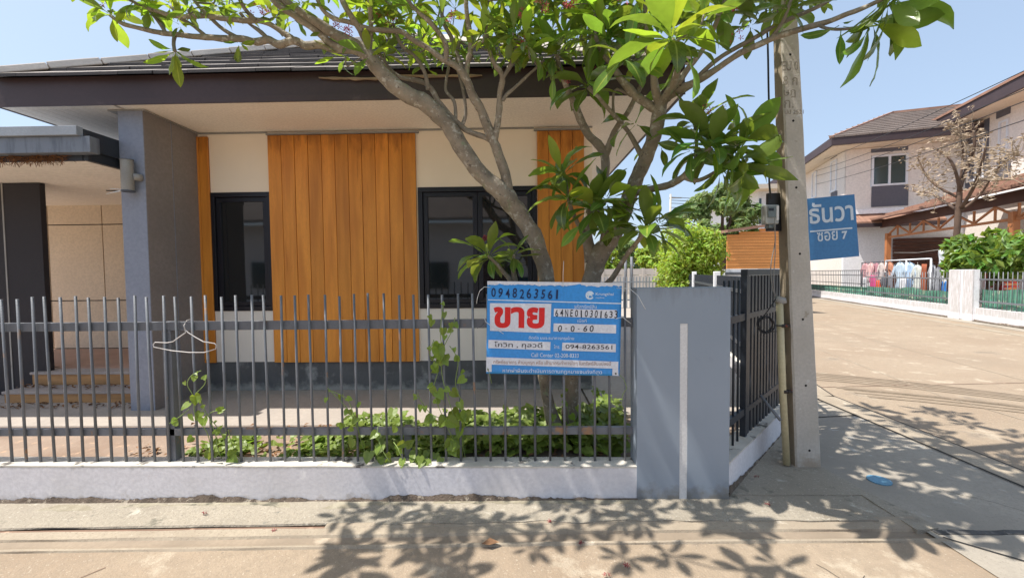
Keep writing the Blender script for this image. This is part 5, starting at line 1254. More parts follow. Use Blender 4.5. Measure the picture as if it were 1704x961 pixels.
# precast boundary wall + back fence
bwl = thing('boundary_wall', 'pale precast panel wall far behind the back fence', 'wall', at(1030, 470, Y=30))
xa, xb = at(980, 455, Y=30).x, at(1116, 455, Y=30).x; n = 6; zt_ = at(1070, 446.5, Y=30).z
for k in range(n):
    p0, p1 = xa + (xb - xa) * k / n, xa + (xb - xa) * (k + 1) / n
    for j in range(4): MB().box(p0 + .09, p1 - .09, 30, 30.08, zt_ * j / 4 + .01, zt_ * (j + 1) / 4 - .015).build('wall_panel', 'precast', bwl)
    MB().box(p0 - .088, p0 + .088, 29.95, 30.15, 0, zt_ + .03).build('post', 'precast', bwl)
bf = thing('back_fence', 'pale bar fence across the back of the lots above the grey pillar', 'fence', at(1020, 480, Y=16))
xa, xb = at(1000, 470, Y=16).x, at(1118, 470, Y=16).x
for z in (.5, 1.2): MB().box(xa, xb, 16.02, 16.05, z, z + .05).build('rail', 'steeltop', bf)
x = xa; src = None
while x < xb:
    if src is None: src = MB().box(x - .02, x + .02, 15.97, 16.0, .1, 1.42).build('bar', 'steeltop', bf, loc=(x, 16, 0))
    else: inst(src.data, 'bar', bf, (x, 16, 0))
    x += .125
MB().box(xb - .03, xb + .25, 15.9, 16.15, 0, 1.6).build('post', 'whitewall', bf)
# distant lamp/utility posts
up2 = thing('distant_pole', 'thin distant concrete pole with wires left of the hedge', 'pole', at(1113.5, 470, Y=34))
a = at(1113.5, 460, Y=34); b = at(1116, 323, Y=34); MB().tube([(a.x, 34, 0), b], [.10, .08], 8).build('shaft', 'polecon', up2)
MB().bar(b + Vector((-.1, 0, -.3)), b + Vector((.9, 0, -.3)), .08, .08).build('crossarm', 'polecon', up2)
for k, (v0, v1) in enumerate(((328, 330), (333, 334), (338, 338), (345, 344))):
    p = at(1117, v0, Y=34); q_ = at(1260, v1, Y=30)
    tag(MB().tube([p, p.lerp(q_, .5) - Vector((0, 0, .12)), q_], .022, 4).build('overhead_wire', 'blackcable', loc=p), 'thin overhead wire running right from the distant pole, %s of four' % ('topmost', 'second from top', 'third from top', 'lowest')[k], 'wire', 'wires on the distant pole')
for u, lb in ((1041, 'thin grey distant post left of the other one behind the back fence'), (1051, 'thin grey distant post right of its twin behind the back fence')):
    a = at(u, 460, Y=26); b = at(u, 427, Y=26); tag(MB().tube([(a.x, 26, 0), b], .09, 6).build('distant_post', 'fencesteel', loc=(a.x, 26, 0)), lb, 'post')
# wires crossing in front of the far houses
for k, (u0, v0, u1, v1) in enumerate(((1720, 98, 1330, 279), (1720, 130, 1330, 292), (1720, 150, 1330, 300), (1720, 182, 1330, 312))):
    p = at(u0, v0, Y=9); q_ = at(u1, v1, Y=34); p = q_ + (p - q_) * 1.25; P = [p.lerp(q_, i / 12) - Vector((0, 0, 1.1 * math.sin(math.pi * i / 12) * .25)) for i in range(13)]
    tag(MB().tube(P, .011, 4).build('overhead_wire', 'blackcable', loc=P[0]), 'overhead wire sloping down past the far houses, %s of four' % ('topmost', 'second from top', 'third from top', 'lowest')[k], 'wire', 'wires over the side street')
# houses across the front street, seen only mirrored in the window glass
oh = thing('opposite_house', 'white house across the front street, seen mirrored in the dark window glass', 'house', (-3, -11, 0))
MB().box(-24, 6, -16, -11, 0, 4.2).build('wall', 'whitewall', oh); MB().box(-4.6, -3.6, -10.99, -10.9, .9, 2.2).build('window', 'farglass', oh); MB().box(-1.9, -.6, -10.99, -10.9, .3, 2.4).build('door', 'brownwood', oh)
for k_ in range(4): MB().box(-20.5 + k_ * 3.4, -18.9 + k_ * 3.4, -10.99, -10.9, 1.0, 2.3).build('window', 'farglass', oh)
m_ = MB(); m_.prism([(-24.8, -10, 4.2), (6.8, -10, 4.2), (6.8, -13.5, 5.9), (-24.8, -13.5, 5.9)], (0, 0, .15)); m_.build('roof', 'farroof', oh)
MB().box(-9, 1.5, -8.2, -8.0, 0, .5).build('front_wall', 'whitewall', oh)

# ------------------------------------------------------------------ frangipani tree
def leaf_mb(droop, fold, wr=.30, tip=.55, L=1.0, rows=9, curl=0.0, twist=0):
    """obovate leaf of unit length along +X, upper side +Z, with midrib fold and UV"""
    mb = MB(); cols = (-1, -.5, 0, .5, 1); ang = 0; x = 0; z = 0
    for i in range(rows + 1):
        t = i / rows
        w = wr * .5 * (math.sin(math.pi * min(1, max(0, (t - .08)) / .925) ** 1.22)) ** .88 if .08 < t < 1 else .012
        if i == rows: w = .004
        if t > .55: w *= 1 - tip * .12 * (t - .55)
        if i:
            ang = -droop * (t ** 1.3) * 1.15; x += math.cos(ang) / rows; z += math.sin(ang) / rows
        for c in cols:
            rise = fold * abs(c) * w * 1.0 - curl * (abs(c) ** 2) * w * .6
            tw = twist * t; yy = c * w; zz = rise + .012 * math.sin(t * 14 + c * 2) * abs(c) * wr * 3
            mb.uv[len(mb.v)] = ((c + 1) / 2, t)
            mb.v.append(Vector((x - math.sin(ang) * zz, yy * math.cos(tw) - zz * math.sin(tw), z + math.cos(ang) * zz + yy * math.sin(tw))))
    n = len(cols)
    for i in range(rows):
        for k in range(n - 1):
            a = i * n + k; mb.f.append((a, a + n, a + n + 1, a + 1)); mb.sm.append(True)
    return mb
variants = [leaf_mb(.45, .22, .31), leaf_mb(.8, .18, .33, twist=.4), leaf_mb(.15, .30, .29), leaf_mb(1.15, .2, .32, twist=-.5), leaf_mb(.6, .25, .34, curl=.3, twist=.7), leaf_mb(-.15, .25, .30, twist=-.3)]
vmesh = {}
for i, v_ in enumerate(variants):
    for mn in ('leaf', 'leafpale'):
        me = v_.mesh('leaf', M[mn], fix=False); vmesh[(i, mn)] = me
        if me.polygons[0].normal.z < 0: me.flip_normals()
base_t = at(935, 716, Y=3.42); base_t.z = ZB
tree = thing('frangipani_tree', 'large spreading frangipani tree with twisted grey branches growing behind the banner', 'tree', base_t)
nodes = []     # (pos, radius) of the wood already there
def smooth_path(P, rd, k=4):
    Q, Rr = [], []
    for i in range(len(P) - 1):
        p0 = P[max(0, i - 1)]; p1 = P[i]; p2 = P[i + 1]; p3 = P[min(len(P) - 1, i + 2)]
        for j in range(k):
            t = j / k; Q.append(.5 * ((2 * p1) + (p2 - p0) * t + (2 * p0 - 5 * p1 + 4 * p2 - p3) * t * t + (3 * p1 - p0 - 3 * p2 + p3) * t ** 3)); Rr.append(rd[i] * (1 - t) + rd[i + 1] * t)
    Q.append(P[-1]); Rr.append(rd[-1]); return Q, Rr
def limb(pts, name='branch', m='bark', seg=10):
    """pts: (u, v, Y, width in px)"""
    P = [at(p[0], p[1], Y=p[2]) for p in pts]; rd = [max(.005, p[3] * .465 / F * p[2]) for p in pts]
    Q, Rr = smooth_path(P, rd)
    for i, q in enumerate(Q):
        q += Vector((noise.noise(q * 6), noise.noise(q * 6 + Vector((9, 0, 0))), noise.noise(q * 6 + Vector((0, 9, 0))))) * .012
        Rr[i] *= 1 + .10 * noise.noise(q * 17)
        nodes.append((q.copy(), Rr[i]))
    MB().tube(Q, Rr, seg if Rr[0] > .02 else 7, jit=.16).build(name, m if Rr[0] > .018 else 'twigbark', tree, fix=False)
    return Q
limb([(930, 730, 3.42, 36), (918, 690, 3.42, 24), (908, 640, 3.40, 19), (903, 570, 3.38, 22), (911, 470, 3.35, 27), (893, 405, 3.3, 29), (860, 350, 3.25, 31), (836, 322, 3.2, 34), (800, 290, 3.15, 29), (765, 240, 3.1, 28), (738, 200, 3.05, 28), (708, 172, 3.0, 30), (672, 152, 2.95, 28), (638, 124, 2.9, 27), (612, 92, 2.88, 26), (580, 68, 2.85, 20), (535, 42, 2.8, 17), (485, 12, 2.75, 15), (440, -25, 2.7, 13), (390, -70, 2.65, 11), (330, -110, 2.6, 9)], 'trunk', seg=14)
limb([(950, 730, 3.48, 44), (948, 700, 3.48, 30), (950, 640, 3.46, 26), (962, 560, 3.44, 29), (984, 470, 3.4, 33), (996, 425, 3.35, 33), (1015, 400, 3.3, 30), (1030, 372, 3.25, 27), (1042, 340, 3.2, 26), (1057, 301, 3.15, 26), (1075, 262, 3.05, 24), (1090, 215, 2.95, 25), (1098, 182, 2.9, 23), (1110, 160, 2.85, 17), (1150, 140, 2.75, 14), (1187, 118, 2.65, 12), (1230, 88, 2.55, 10), (1280, 66, 2.45, 10), (1330, 48, 2.35, 10), (1365, 38, 2.3, 9), (1402, 25, 2.2, 8), (1444, 11, 2.1, 7), (1490, -12, 2.05, 6)], 'trunk', seg=14)
LB = [
 [(598, 86, 2.88, 18), (585, 82, 2.88, 15), (552, 80, 2.88, 13), (533, 76, 2.88, 13), (510, 77, 2.88, 13), (487, 69, 2.88, 13), (465, 76, 2.88, 13), (446, 68, 2.88, 12), (426, 71, 2.9, 12), (395, 64, 2.9, 12), (341, 62, 2.9, 10), (304, 59, 2.9, 9), (278, 57, 2.9, 9), (245, 50, 2.9, 8), (209, 42, 2.9, 7), (195, 35, 2.9, 6), (183, 24, 2.9, 6)],
 [(487, 68, 2.88, 12), (472, 55, 2.88, 10), (449, 41, 2.86, 9), (426, 34, 2.86, 10), (399, 34, 2.85, 9), (355, 28, 2.85, 8), (304, 29, 2.85, 8), (275, 23, 2.85, 7), (245, 14, 2.85, 6), (220, 2, 2.85, 5)],
 [(585, 82, 2.88, 14), (552, 72, 2.86, 13), (517, 46, 2.8, 12), (487, 26, 2.75, 11), (461, 8, 2.7, 10), (430, -30, 2.65, 9), (400, -60, 2.6, 7)],
 [(618, 92, 2.88, 12), (606, 65, 2.85, 11), (594, 45, 2.8, 11), (571, 5, 2.75, 10), (556, -50, 2.7, 8), (548, -110, 2.7, 7)],
 [(615, 90, 2.88, 10), (618, 50, 2.86, 8), (616, 0, 2.8, 8), (625, -60, 2.8, 7)],
 [(426, 34, 2.85, 8), (408, 12, 2.8, 7), (392, -20, 2.75, 6), (385, -60, 2.75, 6)],
 [(278, 57, 2.9, 6), (262, 35, 2.9, 6), (248, 15, 2.9, 5), (240, -10, 2.9, 5)],
 [(292, 58, 2.9, 7), (290, 72, 2.88, 6), (291, 86, 2.86, 6)],
 [(341, 60, 2.9, 7), (318, 42, 2.9, 6), (298, 30, 2.9, 6), (282, 8, 2.9, 5)],
 [(395, 62, 2.9, 7), (372, 47, 2.9, 7), (352, 32, 2.88, 7), (330, 12, 2.85, 6), (310, -20, 2.8, 5)],
 [(446, 67, 2.88, 7), (430, 52, 2.88, 7), (414, 38, 2.88, 6), (400, 20, 2.85, 6)],
 [(842, 322, 3.2, 20), (843, 300, 3.18, 18), (828, 250, 3.12, 17), (818, 230, 3.1, 17), (800, 185, 3.05, 16), (786, 160, 3.0, 15), (775, 130, 2.95, 15), (762, 112, 2.92, 11), (737, 98, 2.9, 10), (712, 80, 2.88, 9), (687, 67, 2.86, 9), (663, 53, 2.84, 9), (620, 50, 2.82, 9), (591, 41, 2.8, 8), (555, 29, 2.78, 8), (533, 9, 2.75, 7), (520, -30, 2.7, 6)],
 [(742, 100, 2.9, 9), (743, 88, 2.88, 9), (740, 72, 2.86, 9), (720, 42, 2.82, 9), (695, 18, 2.8, 8), (680, 0, 2.76, 8), (672, -50, 2.7, 7)],
 [(776, 128, 2.95, 10), (780, 100, 2.92, 9), (783, 75, 2.9, 9), (777, 33, 2.88, 9), (775, 0, 2.85, 8), (782, -60, 2.8, 7)],
 [(775, 126, 2.95, 8), (765, 97, 2.95, 8), (749, 62, 2.95, 7), (735, 33, 2.9, 7), (738, -10, 2.9, 6), (720, -70, 2.9, 6)],
 [(822, 238, 3.1, 12), (828, 200, 3.08, 11), (832, 160, 3.05, 10), (837, 127, 3.0, 10), (823, 105, 2.98, 8), (812, 73, 2.95, 7), (808, 33, 2.9, 7), (800, -20, 2.85, 6)],
 [(837, 130, 3.0, 8), (852, 107, 2.98, 8), (858, 80, 2.95, 7), (866, 55, 2.95, 6)],
 [(836, 168, 3.05, 7), (848, 152, 3.03, 6), (880, 125, 3.0, 5), (905, 100, 2.98, 5)],
 [(822, 236, 3.12, 11), (806, 228, 3.12, 10), (790, 222, 3.12, 9), (774, 217, 3.12, 9), (755, 200, 3.1, 9), (741, 184, 3.1, 9), (731, 171, 3.08, 9), (712, 142, 3.05, 9), (690, 132, 3.05, 8), (666, 128, 3.0, 7), (645, 112, 3.0, 6), (632, 88, 3.0, 6)],
 [(768, 212, 3.12, 7), (774, 190, 3.1, 6), (768, 141, 3.08, 6), (761, 98, 3.05, 6), (765, 70, 3.05, 6)],
 [(757, 202, 3.1, 7), (755, 170, 3.1, 6), (742, 150, 3.1, 5), (745, 125, 3.1, 5), (752, 95, 3.1, 5)],
 [(712, 150, 3.05, 8), (706, 118, 3.0, 7), (690, 95, 3.0, 7), (668, 75, 2.95, 6), (655, 40, 2.95, 6)],
 # right trunk's limbs
 [(984, 435, 3.38, 24), (977, 395, 3.38, 20), (975, 368, 3.36, 15), (990, 330, 3.3, 13), (1006, 290, 3.28, 16), (1007, 262, 3.26, 16), (995, 240, 3.24, 15), (977, 222, 3.2, 15), (962, 190, 3.15, 14), (953, 165, 3.1, 11), (942, 140, 3.05, 10), (930, 115, 3.0, 9), (926, 90, 2.95, 8)],
 [(1007, 262, 3.26, 13), (1018, 227, 3.2, 12), (1030, 205, 3.15, 10), (1042, 190, 3.1, 9), (1056, 165, 3.05, 8), (1066, 140, 3.0, 7), (1060, 100, 2.95, 7)],
 [(1098, 184, 2.9, 16), (1072, 168, 2.92, 15), (1053, 155, 2.92, 14), (1030, 128, 2.9, 12), (1015, 105, 2.88, 9), (1004, 90, 2.86, 8), (992, 62, 2.8, 7), (990, 20, 2.8, 6)],
 [(1070, 262, 3.08, 10), (1045, 220, 3.05, 8), (1020, 190, 3.0, 8), (1000, 168, 2.98, 7), (978, 145, 2.95, 7)],
 [(1020, 190, 3.0, 6), (1020, 165, 3.0, 5), (1027, 148, 2.98, 5), (1050, 160, 2.98, 5)],
 [(1100, 180, 2.9, 18), (1092, 150, 2.85, 14), (1088, 120, 2.8, 12), (1080, 85, 2.75, 10), (1075, 40, 2.7, 8), (1070, -20, 2.65, 7)],
 [(1102, 172, 2.88, 15), (1120, 140, 2.75, 13), (1128, 110, 2.6, 11), (1122, 85, 2.45, 10), (1118, 64, 2.35, 10)],
 [(1110, 165, 2.85, 13), (1135, 128, 2.75, 11), (1160, 95, 2.7, 9), (1185, 60, 2.6, 8), (1200, 20, 2.5, 7), (1212, -30, 2.45, 6)],
 [(1160, 130, 2.72, 9), (1204, 92, 2.6, 8), (1261, 60, 2.5, 8), (1317, 30, 2.4, 7), (1368, 8, 2.3, 7), (1420, -25, 2.2, 6)],
 [(1362, 40, 2.3, 6), (1372, 44, 2.28, 5), (1400, 47, 2.24, 5), (1430, 44, 2.2, 5), (1452, 38, 2.15, 5)],
 [(1280, 66, 2.45, 7), (1300, 40, 2.4, 6), (1312, 8, 2.35, 6), (1330, -40, 2.3, 5)],
 [(1056, 318, 3.16, 15), (1090, 313, 3.0, 13), (1118, 304, 2.85, 12), (1138, 293, 2.75, 13), (1150, 276, 2.7, 9), (1165, 262, 2.66, 8), (1184, 246, 2.62, 8)],
 [(1138, 294, 2.75, 10), (1158, 300, 2.7, 8), (1180, 292, 2.65, 7), (1200, 280, 2.6, 6)],
 [(1140, 292, 2.75, 8), (1150, 282, 2.78, 7), (1158, 268, 2.8, 7), (1160, 232, 2.8, 6), (1155, 200, 2.8, 6)],
 [(990, 490, 3.38, 12), (1018, 462, 3.25, 10), (1038, 432, 3.1, 9), (1058, 405, 2.95, 8), (1074, 382, 2.85, 8)],
 [(975, 395, 3.36, 10), (962, 372, 3.3, 8), (950, 345, 3.2, 7), (942, 312, 3.1, 7), (940, 298, 3.05, 7)],
 [(1000, 410, 3.34, 12), (1005, 385, 3.28, 10), (998, 360, 3.2, 9), (990, 348, 3.1, 8)],
 [(857, 500, 3.2, 12), (850, 468, 3.15, 9), (832, 445, 3.1, 6), (812, 426, 3.05, 6)], [(860, 500, 3.2, 12), (856, 462, 3.15, 11), (855, 438, 3.12, 7), (855, 424, 3.1, 5)],
 [(1042, 342, 3.2, 9), (1055, 325, 3.15, 5), (1066, 312, 3.1, 3)],
]
for b in LB: limb(b)
# ---- leaf rosettes
recs = []      # (matrix, variant, material, projected size)
rl = random.Random(23)
def put_leaf(p, d, up, L, pale=.15, wide=1.0, var=None):
    d = d.normalized(); n = (up - d * up.dot(d))
    if n.length < .05: n = Vector((0, 0, 1)) - d * d.z
    if n.length < .05: n = Vector((0, -1, 0))
    n.normalize(); y = n.cross(d)
    m4 = Matrix(((d.x * L, y.x * L * wide, n.x * L, p.x), (d.y * L, y.y * L * wide, n.y * L, p.y), (d.z * L, y.z * L * wide, n.z * L, p.z), (0, 0, 0, 1)))
    q = proj(p + d * L * .5); sz = 0
    if q and -40 < q[0] < W + 40 and -25 < q[1] < H: sz = L * F / q[2]
    mn = 'leafpale' if rl.random() < pale else 'leaf'
    recs.append((m4, rl.randrange(len(variants)) if var is None else var, mn, sz))
def rosette(p, axis, L, n, pale=.15, spread=(18, 108), wide=1.0):
    axis = axis.normalized(); x = axis.cross(Vector((.3, .9, .1))).normalized(); y = axis.cross(x); a0 = rl.uniform(0, 6.28)
    for i in range(n):
        f = i / max(1, n - 1); a = a0 + i * 2.39996 + rl.uniform(-.25, .25); th = R(spread[0] + (spread[1] - spread[0]) * f ** .8 + rl.uniform(-10, 10))
        rad = x * math.cos(a) + y * math.sin(a); d = axis * math.cos(th) + rad * math.sin(th) + Vector((0, 0, -.10 - .15 * f))
        put_leaf(p + axis * (.01 - .035 * f) + rad * .008, d, axis * 1.0 + Vector((0, 0, .25)), L * (.62 + .38 * math.sin(math.pi * min(1, .25 + f * .8))) * rl.uniform(.85, 1.12), pale * (1.6 - f), wide * rl.uniform(.9, 1.1))
UP = Vector((0, 0, 1))
HERO = [ # u, v, Y, axis, L, n, pale
 (1184, 244, 2.62, (.15, -.15, 1), .31, 20, .12), (1228, 240, 2.55, (.75, -.1, .5), .30, 14, .12), (1222, 268, 2.5, (.8, -.2, -.1), .31, 12, .08), (1202, 282, 2.58, (.4, -.2, -.2), .30, 12, .04), (1160, 205, 2.75, (-.2, -.1, 1), .28, 14, .1), (1150, 250, 2.7, (-.6, -.3, .2), .22, 8, .05),
 (1118, 62, 2.33, (-.05, -.1, 1), .37, 17, .7), (1132, 86, 2.4, (.5, -.3, .1), .30, 6, .1), (926, 88, 2.95, (-.1, -.2, 1), .30, 15, .15), (1010, 60, 2.75, (-.2, -.2, .8), .33, 14, .08), (1040, 100, 2.6, (-.2, -.6, .2), .30, 6, .1),  # first rosette mostly pale: its backlight is put into the leaf colour
 (978, 143, 2.95, (.1, -.3, .8), .33, 15, .10), (936, 290, 3.0, (-.25, -.15, 1), .29, 14, .22), (945, 330, 3.0, (-.5, -.2, .7), .30, 12, .12), (990, 346, 3.05, (-.1, -.2, 1), .33, 20, .18), (1010, 330, 2.95, (.5, -.2, .9), .27, 9, .15), (1074, 380, 2.85, (.1, -.15, 1), .32, 19, .14), (1100, 372, 2.8, (.7, -.15, .5), .28, 8, .08), (1050, 350, 2.9, (-.1, -.1, 1), .26, 7, .12), (812, 426, 3.05, (-.3, -.1, 1), .34, 16, .12), (855, 424, 3.1, (.2, -.1, 1), .22, 10, .12),
 (1452, 38, 2.15, (.7, -.1, -.3), .30, 9, .05), (1480, 6, 2.05, (.4, -.1, -.5), .30, 10, .05), (1400, 46, 2.22, (.1, 0, -.9), .18, 4, .05), (1495, -8, 2.05, (.9, 0, .1), .30, 8, .05), (1060, 98, 2.95, (0, -.1, 1), .25, 11, .2), (990, 18, 2.8, (0, -.1, 1), .28, 12, .15), (1070, 30, 2.68, (0, 0, 1), .3, 12, .15), (866, 50, 2.95, (.1, 0, 1), .26, 11, .2), (905, 98, 2.98, (.5, -.1, .6), .24, 9, .2),
 (1100, 240, 3.1, (-.1, -.4, .6), .22, 4, .1), (1010, 380, 3.25, (-.5, -.3, .6), .27, 6, .15), (1055, 205, 3.0, (-.6, -.2, .4), .30, 5, .05), (1200, 20, 2.5, (0, 0, 1), .3, 12, .1), (1312, 10, 2.35, (.1, 0, 1), .26, 10, .15), (1250, 40, 2.5, (.2, 0, 1), .22, 8, .1),
 (291, 88, 2.86, (.05, -.1, -.9), .20, 9, .5), (183, 24, 2.9, (-.7, 0, .6), .21, 9, .5), (173, 5, 2.9, (-.3, 0, 1), .2, 8, .6), (245, 12, 2.85, (-.3, 0, 1), .21, 10, .5), (220, 0, 2.85, (-.5, 0, 1), .22, 10, .4), (282, 6, 2.9, (-.3, 0, 1), .20, 9, .4), (318, 0, 2.85, (-.2, 0, 1), .2, 9, .5), (398, 75, 2.88, (.1, -.2, -.8), .13, 5, .5), (400, 16, 2.85, (-.1, 0, 1), .18, 8, .5), (455, 30, 2.85, (0, 0, 1), .15, 6, .5), (563, 92, 2.86, (-.8, -.1, -.2), .19, 4, .7), (543, 60, 2.86, (-.1, -.1, .8), .15, 5, .7), (300, 40, 2.9, (0, -.1, 1), .17, 6, .4), (360, 10, 2.85, (0, 0, 1), .19, 8, .4), (500, 5, 2.7, (0, 0, 1), .2, 8, .4), (590, 20, 2.8, (0, 0, 1), .16, 6, .4),
 (632, 86, 3.0, (-.1, 0, 1), .17, 7, .4), (655, 38, 2.95, (0, 0, 1), .19, 9, .35), (765, 68, 3.05, (0, 0, 1), .2, 10, .3), (752, 93, 3.1, (0, 0, 1), .19, 8, .3), (808, 30, 2.9, (0, 0, 1), .22, 10, .3), (735, 30, 2.9, (0, 0, 1), .2, 9, .3), (672, 92, 2.95, (.1, -.2, .6), .16, 6, .5), (710, 110, 3.0, (-.1, -.2, .6), .15, 5, .5), (690, 12, 2.78, (0, 0, 1), .2, 9, .3), (840, 95, 3.05, (.1, -.1, .8), .2, 7, .3), (820, 60, 3.0, (0, 0, 1), .2, 8, .3)]
clusters = []
for u, v, Y, ax, L, n, pale in HERO:
    p = at(u, v, Y=Y); rosette(p, Vector(ax), L * (1.12 if u > 850 and v > 100 else 1.0), int(n * 1.15), pale, wide=1.0); clusters.append((p, Vector(ax), L))
# a few single leaves that stand out
for (u, v, Y, u2, v2, L, pl_, vv) in ((968, 372, 3.0, 932, 408, .19, 1, 0), (1012, 365, 2.95, 1018, 386, .14, 1, 2), (1018, 345, 2.95, 1032, 352, .10, 1, 2), (920, 128, 2.75, 919, 166, .16, 1, 2), (757, 60, 2.9, 753, 90, .13, 1, 2), (1035, 100, 2.5, 1000, 130, .26, 1, 1)):
    a, b = at(u, v, Y=Y), at(u2, v2, Y=Y - .02); put_leaf(a, b - a, Vector((.1, -1, .5)), max(L, (b - a).length), 1.0, var=vv)
# ---- the rest of the crown: twigs grown from the nearest wood to each rosette
def grow_to(T, ax, L, n, pale, thick=.010):
    best = None; bd = 1e9
    for (q, r_) in nodes:
        d = (T - q).length; c = d + (.5 * max(0, q.z - T.z)) + (.25 if r_ > .035 else 0) + (.15 if d < .08 else 0)
        if c < bd: bd = c; best = (q, r_)
    q, r0 = best; d = T - q; ln = d.length
    mid = q + d * .45 + Vector((d.x * .12, d.y * .12, -.06 * ln)) + Vector((rl.uniform(-1, 1), rl.uniform(-1, 1), rl.uniform(-1, 1))) * .05 * ln
    P = [q, mid, T - ax.normalized() * .25 * min(.3, ln), T]
    rs_ = min(r0 * .8, thick * (1 + ln * .6)); Q, Rr = smooth_path(P, [rs_, rs_ * .85, thick * .8, thick * .85], 5)
    MB().tube(Q, Rr, 6, jit=.1).build('twig', 'twigbark', tree, fix=False)
    for q_, r_ in zip(Q[1:], Rr[1:]): nodes.append((q_.copy(), r_))
    rosette(T, ax, L, n, pale)
def region(N, xr, yr_, zr_, vmax, L, n, pale):
    T = []; tries = 0
    while len(T) < N and tries < N * 60:
        tries += 1
        p = Vector((rl.uniform(*xr), rl.uniform(*yr_), rl.uniform(*zr_))); q = proj(p)
        if q and q[1] > vmax: continue
        if any((p - t).length < .17 for t in T): continue
        T.append(p)
    T.sort(key=lambda p: min((p - q).length for q, r_ in nodes[::3]))
    keep = at(1118, 62, Y=2.33)
    T = [p for p in T if ((p - keep) - SUN * (p - keep).dot(SUN)).length > .42 or (p - keep).dot(SUN) < 0]
    for p in T:
        c = (p - Vector((.3, 3.2, 2.6))); c.z *= .3; grow_to(p, Vector((0, 0, 1)) + c.normalized() * .35, L * rl.uniform(.85, 1.15), n + rl.randint(-2, 2), pale)
region(44, (-3.05, -.3), (1.8, 2.7), (3.25, 4.0), -30, .20, 10, .3)
region(26, (-2.4, -.1), (2.6, 3.6), (3.5, 4.4), -30, .19, 10, .4)
region(32, (-.7, .7), (2.1, 3.6), (3.4, 4.4), -30, .22, 11, .2)
region(110, (.3, 2.7), (2.1, 4.7), (3.4, 4.7), -40, .25, 12, .2)
region(20, (.5, 2.3), (1.5, 2.4), (3.1, 4.2), -60, .25, 12, .2)
# in view, along the top of the picture: smaller rosettes at the back of the crown
for k in range(96):
    u = rl.choice([rl.uniform(215, 640), rl.uniform(560, 1110), rl.uniform(600, 1100), rl.uniform(640, 1100)]); v = rl.uniform(-25, 40 if u < 560 else 95); Y = rl.uniform(2.7, 3.7)
    if u < 420 and v > 30: continue
    grow_to(at(u, v, Y=Y), Vector((rl.uniform(-.3, .3), rl.uniform(-.3, .2), 1)), rl.uniform(.15, .21) if u < 820 else rl.uniform(.2, .27), rl.randint(6, 9), .35, .007)
for k in range(12):
    u = rl.uniform(1130, 1400); v = rl.uniform(-30, 30 - (u - 1130) * .05); grow_to(at(u, v, Y=rl.uniform(2.3, 3.2)), Vector((rl.uniform(-.2, .4), 0, 1)), .24, 9, .15, .008)
# leaves: the 300 that show largest are objects of their own, the rest one part per colour
recs.sort(key=lambda r_: -r_[3])
ob_ = ORG[tree.name]
for m4, vi, mn, sz in recs[:296]:
    o = bpy.data.objects.new('leaf', vmesh[(vi, mn)]); COL.objects.link(o); o.parent = tree; o.matrix_basis = Matrix.Translation(-ob_) @ m4
for mn in ('leaf', 'leafpale'):
    V, Fc, UV = [], [], []
    for m4, vi, mm_, sz in recs[296:]:
        if mm_ != mn: continue
        vb = variants[vi]; i = len(V)
        V += [m4 @ p - ob_ for p in vb.v]
        Fc += [tuple(i + k for k in f) for f in vb.f]
        for f in vb.f:
            for k in f: UV += vb.uv[k]
    me = bpy.data.meshes.new('foliage'); me.from_pydata(V, [], Fc); ul = me.uv_layers.new(name='UVMap'); ul.data.foreach_set('uv', UV)
    me.polygons.foreach_set('use_smooth', [True] * len(Fc)); me.materials.append(M[mn]); me.update()
    if vmesh[(0, mn)].polygons[0].normal.z * variants[0].mesh('t', M[mn], fix=False).polygons[0].normal.z < 0: me.flip_normals()
    o = bpy.data.objects.new('foliage', me); _link(o, tree, ob_); o['kind'] = 'stuff'
# flower clusters
def flower(mb, p, nrm, r):
    nrm = nrm.normalized(); x = nrm.cross(Vector((.2, .3, .9))).normalized(); y = nrm.cross(x)
    for k in range(5):
        a = k * 2 * math.pi / 5; d = x * math.cos(a) + y * math.sin(a); e_ = x * math.cos(a + .9) + y * math.sin(a + .9)
        mb.poly([p, p + (d * .6 + e_ * .05) * r + nrm * r * .25, p + d * r + nrm * r * .2, p + (d * .75 + e_ * .45) * r + nrm * r * .28, p + (d * .3 + e_ * .35) * r + nrm * r * .1])
    mb.tube([p - nrm * r * .9, p], [.0015, .003], 4)
fl = [(865, 18, 2.8), (902, 8, 2.7), (948, 4, 2.7), (1040, -2, 2.6), (1175, 182, 2.6), (1210, 185, 2.6), (870, 72, 2.85), (948, 132, 2.9), (166, 3, 2.88), (640, 22, 2.9), (635, 40, 2.95), (575, 50, 2.8), (560, 42, 2.85), (440, 20, 2.8), (425, 15, 2.85), (760, 30, 2.9), (700, 10, 2.85), (745, 28, 2.85), (990, 115, 2.9), (1225, 12, 2.4), (1228, 60, 2.5), (622, 30, 2.9), (655, 30, 2.9)]
fl += [(790, 398, 3.03), (808, 396, 3.03)]
for u, v, Y in fl:
    c = at(u, v, Y=Y); mb = MB()
    q_ = .35 if v > 300 else 1
    for k in range(rl.randint(4, 7)): flower(mb, c + Vector((rl.uniform(-.04, .04), rl.uniform(-.03, .03), rl.uniform(-.03, .03))) * q_, Vector((rl.uniform(-.7, .7), -1, rl.uniform(-.2, .8))), rl.uniform(.014, .024))
    mb.build('flower_cluster', 'wilted' if v > 300 else 'petal', tree, fix=False)

